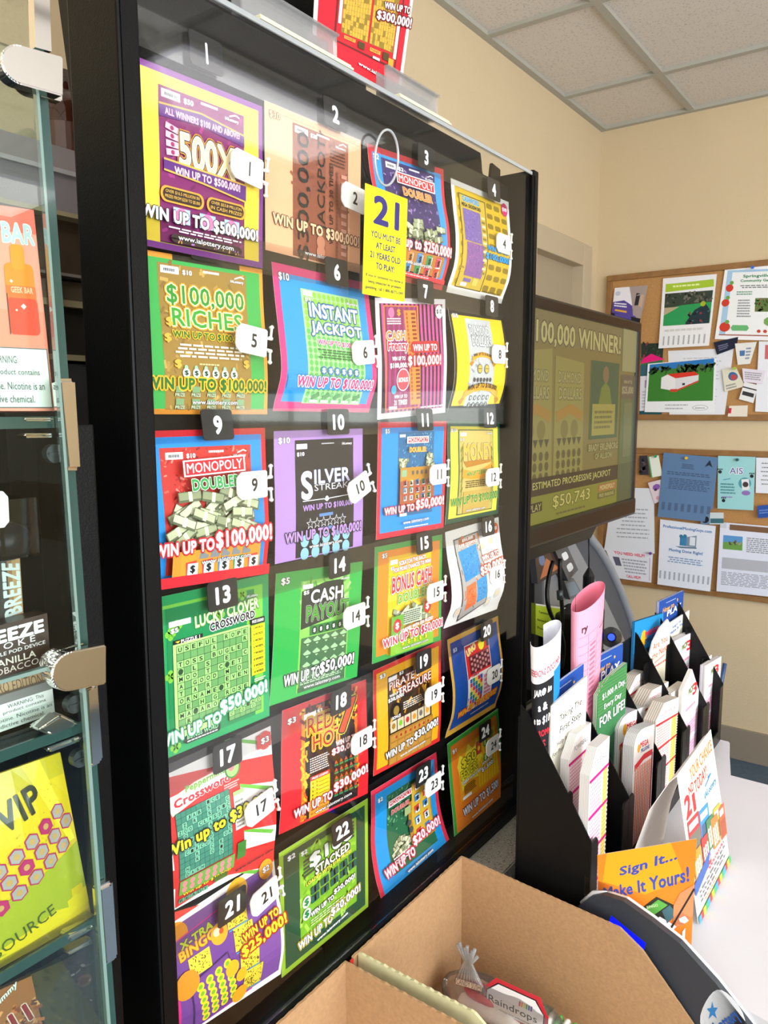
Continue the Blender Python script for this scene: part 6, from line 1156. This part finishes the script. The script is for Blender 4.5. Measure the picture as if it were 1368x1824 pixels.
b = bmesh.new(); add_prism(b, [g(60, -20, -.006), g(88, -20, -.006), g(92, 92, -.006), g(63, 84, -.006)], GN*.008); bm_obj('top_bar', b, CHROME, gc)
# goods in the cabinet
def sheet(px, off, art, face, lab, cat, name, outline=None, thick=.0006, m=PRINT, bend=None, side='#e8e8e8', cuts=(1, 1), group=None):
    k = Ink(quad=[g(x, y, off) for x, y in px], thick=thick, bend=bend); art(k); return tag(k.build(name, m, face=face, side=side, back='#ddd', outline=outline, cuts=cuts), lab, cat, group)
def a_geek(k):
    k.R(0, 0, 1, .12, '#f0705c'); k.R(0, .5, 1, .68, '#f49478')
    k.T('GEEK BAR', .52, .125, .9, .1, '#b8ccd0', [('#e8f0f0', .03)], bold=.03)
    k.RR(.6, .27, .92, .60, .06, '#f08c1c'); k.R(.6, .38, .925, .55, '#f0702c'); k.RR(.6, .44, .93, .62, .05, '#e8482c'); k.RR(.68, .18, .83, .3, .04, '#f0941c'); k.R(.6, .42, .61, .62, '#3c3a3c'); k.T('GEEK BAR', .77, .40, .24, .03, '#f8c8a0'); k.C(.77, .48, .03, '#fbe4d8', n=4); k.C(.69, .5, .012, '#fbe4d8', n=6); k.C(.66, .36, .02, '#fbe4d8', n=4)
    k.R(.02, .685, .98, .985, '#5c6464'); k.R(.03, .69, .97, .98, '#e4ece6')
    for s, v, w, u in (('WARNING:', .745, .3, .5), ('This product contains', .81, .62, .56), ('nicotine. Nicotine is an', .875, .66, .58), ('addictive chemical.', .94, .54, .52)): k.T(s, u, v, w, .038, '#5a6260', bold=.012)
sheet([(-110, 350), (60, 374), (97, 732), (-80, 732)], .010, a_geek, '#f4a088', 'orange device carton with a white nicotine warning panel on the top glass shelf', 'carton', 'device_carton', thick=.03, side='#e8705c')
def a_brz(k):
    k.T('BREEZE', .5, .22, .9, .26, W_, bold=.05); k.T('S M O K E', .5, .42, .66, .12, W_, bold=.0); k.T('DISPOSABLE POD DEVICE', .5, .555, .9, .07, W_, bold=.0); k.T('VANILLA', .55, .72, .55, .13, '#f0e8dc', bold=.02); k.T('TOBACCO', .55, .88, .6, .12, '#f0e8dc', bold=-.01)
sheet([(-70, 1132), (84, 1092), (90, 1180), (-60, 1228)], .022, a_brz, '#3c2820', 'brown BREEZE carton reading VANILLA TOBACCO', 'carton', 'device_carton', thick=.02, side='#2c1c18')
sheet([(-30, 985), (35, 990), (42, 1102), (-20, 1130)], .042, lambda k: (k.R(.62, 0, 1, 1, '#8a6840'), k.R(.75, 0, 1, 1, '#b08c5c'), k.T('BREEZE', .72, .5, 1.5, .26, '#c8d4d4', rot=90, bold=.04)), '#2c2420', 'upright dark BREEZE device behind the brown carton', 'vape', 'vape_device', thick=.012, side='#3c2c24')
sheet([(-60, 1222), (86, 1190), (92, 1222), (-55, 1256)], .036, lambda k: k.T('PRO EDITION', .6, .5, .6, .6, '#5c4c34', bold=.0), '#a8946c', 'tan PRO EDITION carton strip under the brown carton', 'carton', 'device_carton', thick=.02, side='#7c7c74')
def a_warn(k):
    k.R(0, 0, 1, .25, '#6c706c')
    for s, v, w, u in (('WARNING: This', .36, .44, .66), ('product contains', .52, .52, .64), ('nicotine. Nicotine is an', .70, .74, .6), ('addictive chemical.', .87, .62, .56)): k.T(s, u, v, w, .11, '#3c4442', bold=.0)
sheet([(-60, 1258), (92, 1212), (98, 1270), (-50, 1322)], .030, a_warn, '#ccd6d0', 'pale carton with a nicotine warning standing on the middle glass shelf', 'carton', 'device_carton', thick=.03, side='#8c9490')
def a_vip(k):
    k.R(0, .0, 1, .12, '#c8b81c'); k.P([(.6, .0), (.78, 0), (.98, .5), (.92, .5)], '#f8ee3c'); k.noise(.02, .1, .9, .5, 160, ['#f0d820', '#d8bc14', '#c8a818'], .01)
    k.P([(0, .7), (1, .52), (1, .86), (0, .97)], '#a8b428'); k.P([(0, .93), (1, .8), (1, .9), (0, 1.0)], '#e8d41c'); k.T('VIP', .5, .2, .42, .15, '#2c3018', bold=.03, rot=14)
    def hexg(u, v, r, c, c2):
        for rr_, cc in ((r, c), (r*.82, c2)): k.P([(u+rr_*math.cos(a*math.pi/3+.35), v+rr_*k.W/k.H*math.sin(a*math.pi/3+.35)) for a in range(6)], cc)
        k.C(u, v, r*.35, '#c8a060'); k.lay -= 3
    for j in range(3):
        for i in range(-1, 9): u = -.02+.145*i+.07*j; v = .56+.075*j-.043*i; hexg(u, v, .075, '#b82460', '#a8a4a0' if (i*3+j) % 5 else '#b83068') if -.0 < u < .93 else None
    k.lay += 3; k.T('SOURCE', .45, .86, .5, .07, '#4c5c24', bold=-.01, rot=17)
sheet([(-75, 1408), (112, 1342), (168, 1636), (-60, 1765)], .012, a_vip, '#e2c81a', 'shiny yellow VIP pouch with pink edged hexagons', 'pouch', 'foil_pouch', thick=.002, m=FOIL, bend=lambda u, v: .010*math.sin(math.pi*max(0, min(1, u)))*math.sin(math.pi*max(0, min(1, v)))-.004, side='#d8c020', cuts=(6, 8))
def a_gum(k):
    k.noise(.2, .3, 1, 1, 60, ['#c87838', '#8c4c20', '#e0a060', '#5c3820'], .08); k.T('Gummy', .55, .13, .5, .12, '#e8e8dc', [('#4c3c20', .05)], rot=28, shear=.3); k.T('11', .72, .55, .3, .3, '#8c2420', [('#e8d8c0', .04)], rot=16)
sheet([(-60, 1790), (56, 1738), (80, 1845), (-50, 1900)], .020, a_gum, '#9c6430', 'brown and orange Gummy pouch at the bottom of the glass cabinet', 'pouch', 'foil_pouch', thick=.004, m=FOIL, side='#5c4828')
sheet([(50, 1738), (110, 1712), (200, 1850), (90, 1850)], .05, lambda k: k.noise(0, 0, 1, 1, 20, ['#5c5418', '#3c3810'], .08), '#4c4618', 'olive tinted pouch behind the Gummy pouch', 'pouch', 'foil_pouch', thick=.004, m=FOIL, side='#3c3810')
sheet([(105, 1715), (170, 1680), (200, 1850), (185, 1850)], .06, lambda k: (k.C(.4, .3, .28, '#8a5c4c'), k.C(.4, .3, .16, '#6c2c20'), k.noise(0, 0, 1, 1, 20, ['#5c3c38', '#2c2420', '#c8b8b0'], .05)), '#3c2c28', 'dark pouch with a reddish round picture at the cabinet bottom', 'pouch', 'foil_pouch', thick=.004, m=FOIL, side='#2c2420')
o = sheet([(-30, 872), (14, 876), (17, 938), (-30, 945)], .0, lambda k: None, '#eeeee2', 'white rounded plastic tag at the far left edge', 'tag', 'plastic_tag', outline=[(0, 0), (.8, 0), (1, .15), (1, .85), (.8, 1), (0, 1)], thick=.003)
tr = thing('acrylic_tray', (-.3, -.05, 1.42), 'clear acrylic tray above the BREEZE carton', 'tray')
a_, b_ = g(-30, 895, .02), g(66, 900, .02); c_ = g(70, 985, .02)
TR = glassy('tray_acrylic', (.86, .86, .88, 1), .05, 1.4)
for nm, p, q_ in (('tray_front', (a_.x, a_.y, c_.z), (b_.x, a_.y+.002, a_.z)), ('tray_side', (b_.x-.002, a_.y, c_.z), (b_.x, .12, a_.z)), ('tray_floor', (a_.x, a_.y, c_.z-.002), (b_.x, .12, c_.z))): box(nm, p, q_, TR, tr)
box('tray_divider', (b_.x-.028, a_.y+.004, c_.z), (b_.x-.026, .11, a_.z), TR, tr)
b = bmesh.new(); bmesh.ops.create_uvsphere(b, u_segments=16, v_segments=10, radius=1); cc_ = g(10, 965, .04)
for v in b.verts: v.co = cc_+Vector((v.co.x*.022, v.co.y*.014, v.co.z*.016))
tag(bm_obj('dark_bag', b, mat('dark_navy_film', '#1a1e2c', .3), None, True), 'dark navy wrapped item in the clear tray', 'bag')
# ------------------------------------------------------------------ back shelves seen between the cabinet and the display case
bs = thing('back_shelf_unit', (0, .45, FL), 'grey and brown back counter shelves seen between glass cabinet and ticket case', 'shelf')
def bsx(name, z0, z1, m, y0=.35, y1=.60, x0=-1.1, x1=.75): return box(name, (x0, y0, z0), (x1, y1, z1), m, bs)
bsx('top_fascia', 1.838, 1.868, MAUVE); bsx('fascia_lip', 1.832, 1.838, mat('pale_lip', '#b4aeb0', .4), .345); bsx('lower_fascia', 1.782, 1.832, mat('grey_violet_fascia', '#8c8488', .5), .352)
bsx('cream_rail', 1.776, 1.782, CREAM, .345); bsx('brown_panel', 1.700, 1.776, WOOD, .37); bsx('shelf_rail', 1.694, 1.698, mat('light_rail', '#8c8078', .4), .335); bsx('wood_shelf', 1.664, 1.69, mat('mid_brown_shelf', '#6c5c48', .5, noise=.4, nscale=14), .35); bsx('shelf_lip', 1.655, 1.664, CREAM, .348)
bsx('dark_recess', 1.590, 1.655, mat('deep_brown', '#2a241e', .6, noise=.4, nscale=14), .36); bsx('cream_strip', 1.581, 1.589, CREAM, .345); bsx('dusty_panel', 1.345, 1.577, DGREY, .352); bsx('base_cabinet', FL, 1.34, mat('black_cabinet', '#101012', .5), .36)
tp = box('tape_scrap', (.012, .325, 1.630), (.040, .3345, 1.700), glassy('scrap_film', (.8, .8, .78, 1), .2, 1.5)); tag(tp, 'strip of translucent tape on the back shelf edge', 'tape')
bt = thing('brown_bottle', (.112, .41, 1.868), 'rounded dark brown bottle on the back shelf beside the case frame', 'bottle')
b = bmesh.new(); prof_ = [(0, .0), (.034, .0), (.04, .008), (.042, .03), (.040, .06), (.032, .08), (.018, .092), (.013, .10), (.013, .125), (.0, .125)]; seg = 28; rg = []
for r_, z_ in prof_: rg.append([b.verts.new((.115+r_*math.cos(2*math.pi*i/seg), .41+r_*math.sin(2*math.pi*i/seg), 1.8685+z_)) for i in range(seg)])
for p, q_ in zip(rg, rg[1:]):
    for i in range(seg):
        try: b.faces.new((p[i], p[(i+1) % seg], q_[(i+1) % seg], q_[i]))
        except ValueError: pass
bmesh.ops.remove_doubles(b, verts=b.verts, dist=1e-5); bm_obj('bottle_body', b, mat('amber_glass', '#3a1c10', .08, coat=.6), bt, True)
lf = lambda u, v, z: Vector((.115+(.0425+z)*math.cos(math.radians(-150+95*u)), .41+(.0425+z)*math.sin(math.radians(-150+95*u)), 1.8685+.045-.04*v))
k = Ink(fn=lf, size=(.07, .04), thick=.0003); k.C(.7, .5, .28, '#2c2420'); k.M(.5, .4, .9, .6, 2, '#e8e4d8'); k.build('bottle_label', PRINT, bt, face='#4a2a1c', side='#ccc', back='#ccc', cuts=(10, 1))
b = bmesh.new(); bmesh.ops.create_uvsphere(b, u_segments=20, v_segments=12, radius=1)
for v in b.verts: p = v.co; v.co = Vector((.060+p.x*.018, .42+p.y*.02, 1.886+p.z*(.018+.006*p.x)))
tag(bm_obj('dark_pouch', b, mat('dark_purple_film', '#2c2836', .35, noise=.5, nscale=60, ncol='#4c6c2c'), None, True), 'small dark purple and green pouch beside the brown bottle', 'pouch')
ts = thing('tilted_screen', (.14, .33, 1.9), 'slim dark screen with glossy edge standing behind the case frame', 'screen')
q = [on(116, -30, 1, .33), on(260, -30, 1, .33), on(260, 235, 1, .33), on(148, 215, 1, .33)]
b = bmesh.new(); add_prism(b, q, (0, .02, 0)); bm_obj('screen_frame', b, BPLAS, ts)
q = [on(124, -30, 1, .3285), on(258, -30, 1, .3285), on(258, 60, 1, .3285), on(130, 50, 1, .3285)]
k = Ink(quad=q, thick=.001); k.R(0, .5, 1, 1, '#5c6c88'); k.build('screen_reflection', PRINT, ts, face='#7c90b0', side='#222', back='#222')  # bluish reflection on the screen, painted as two flat blue tones
b = bmesh.new(); add_box(b, (.115, .34, 1.868), (.19, .36, 1.92)); bm_obj('stand', b, BPLAS, ts)
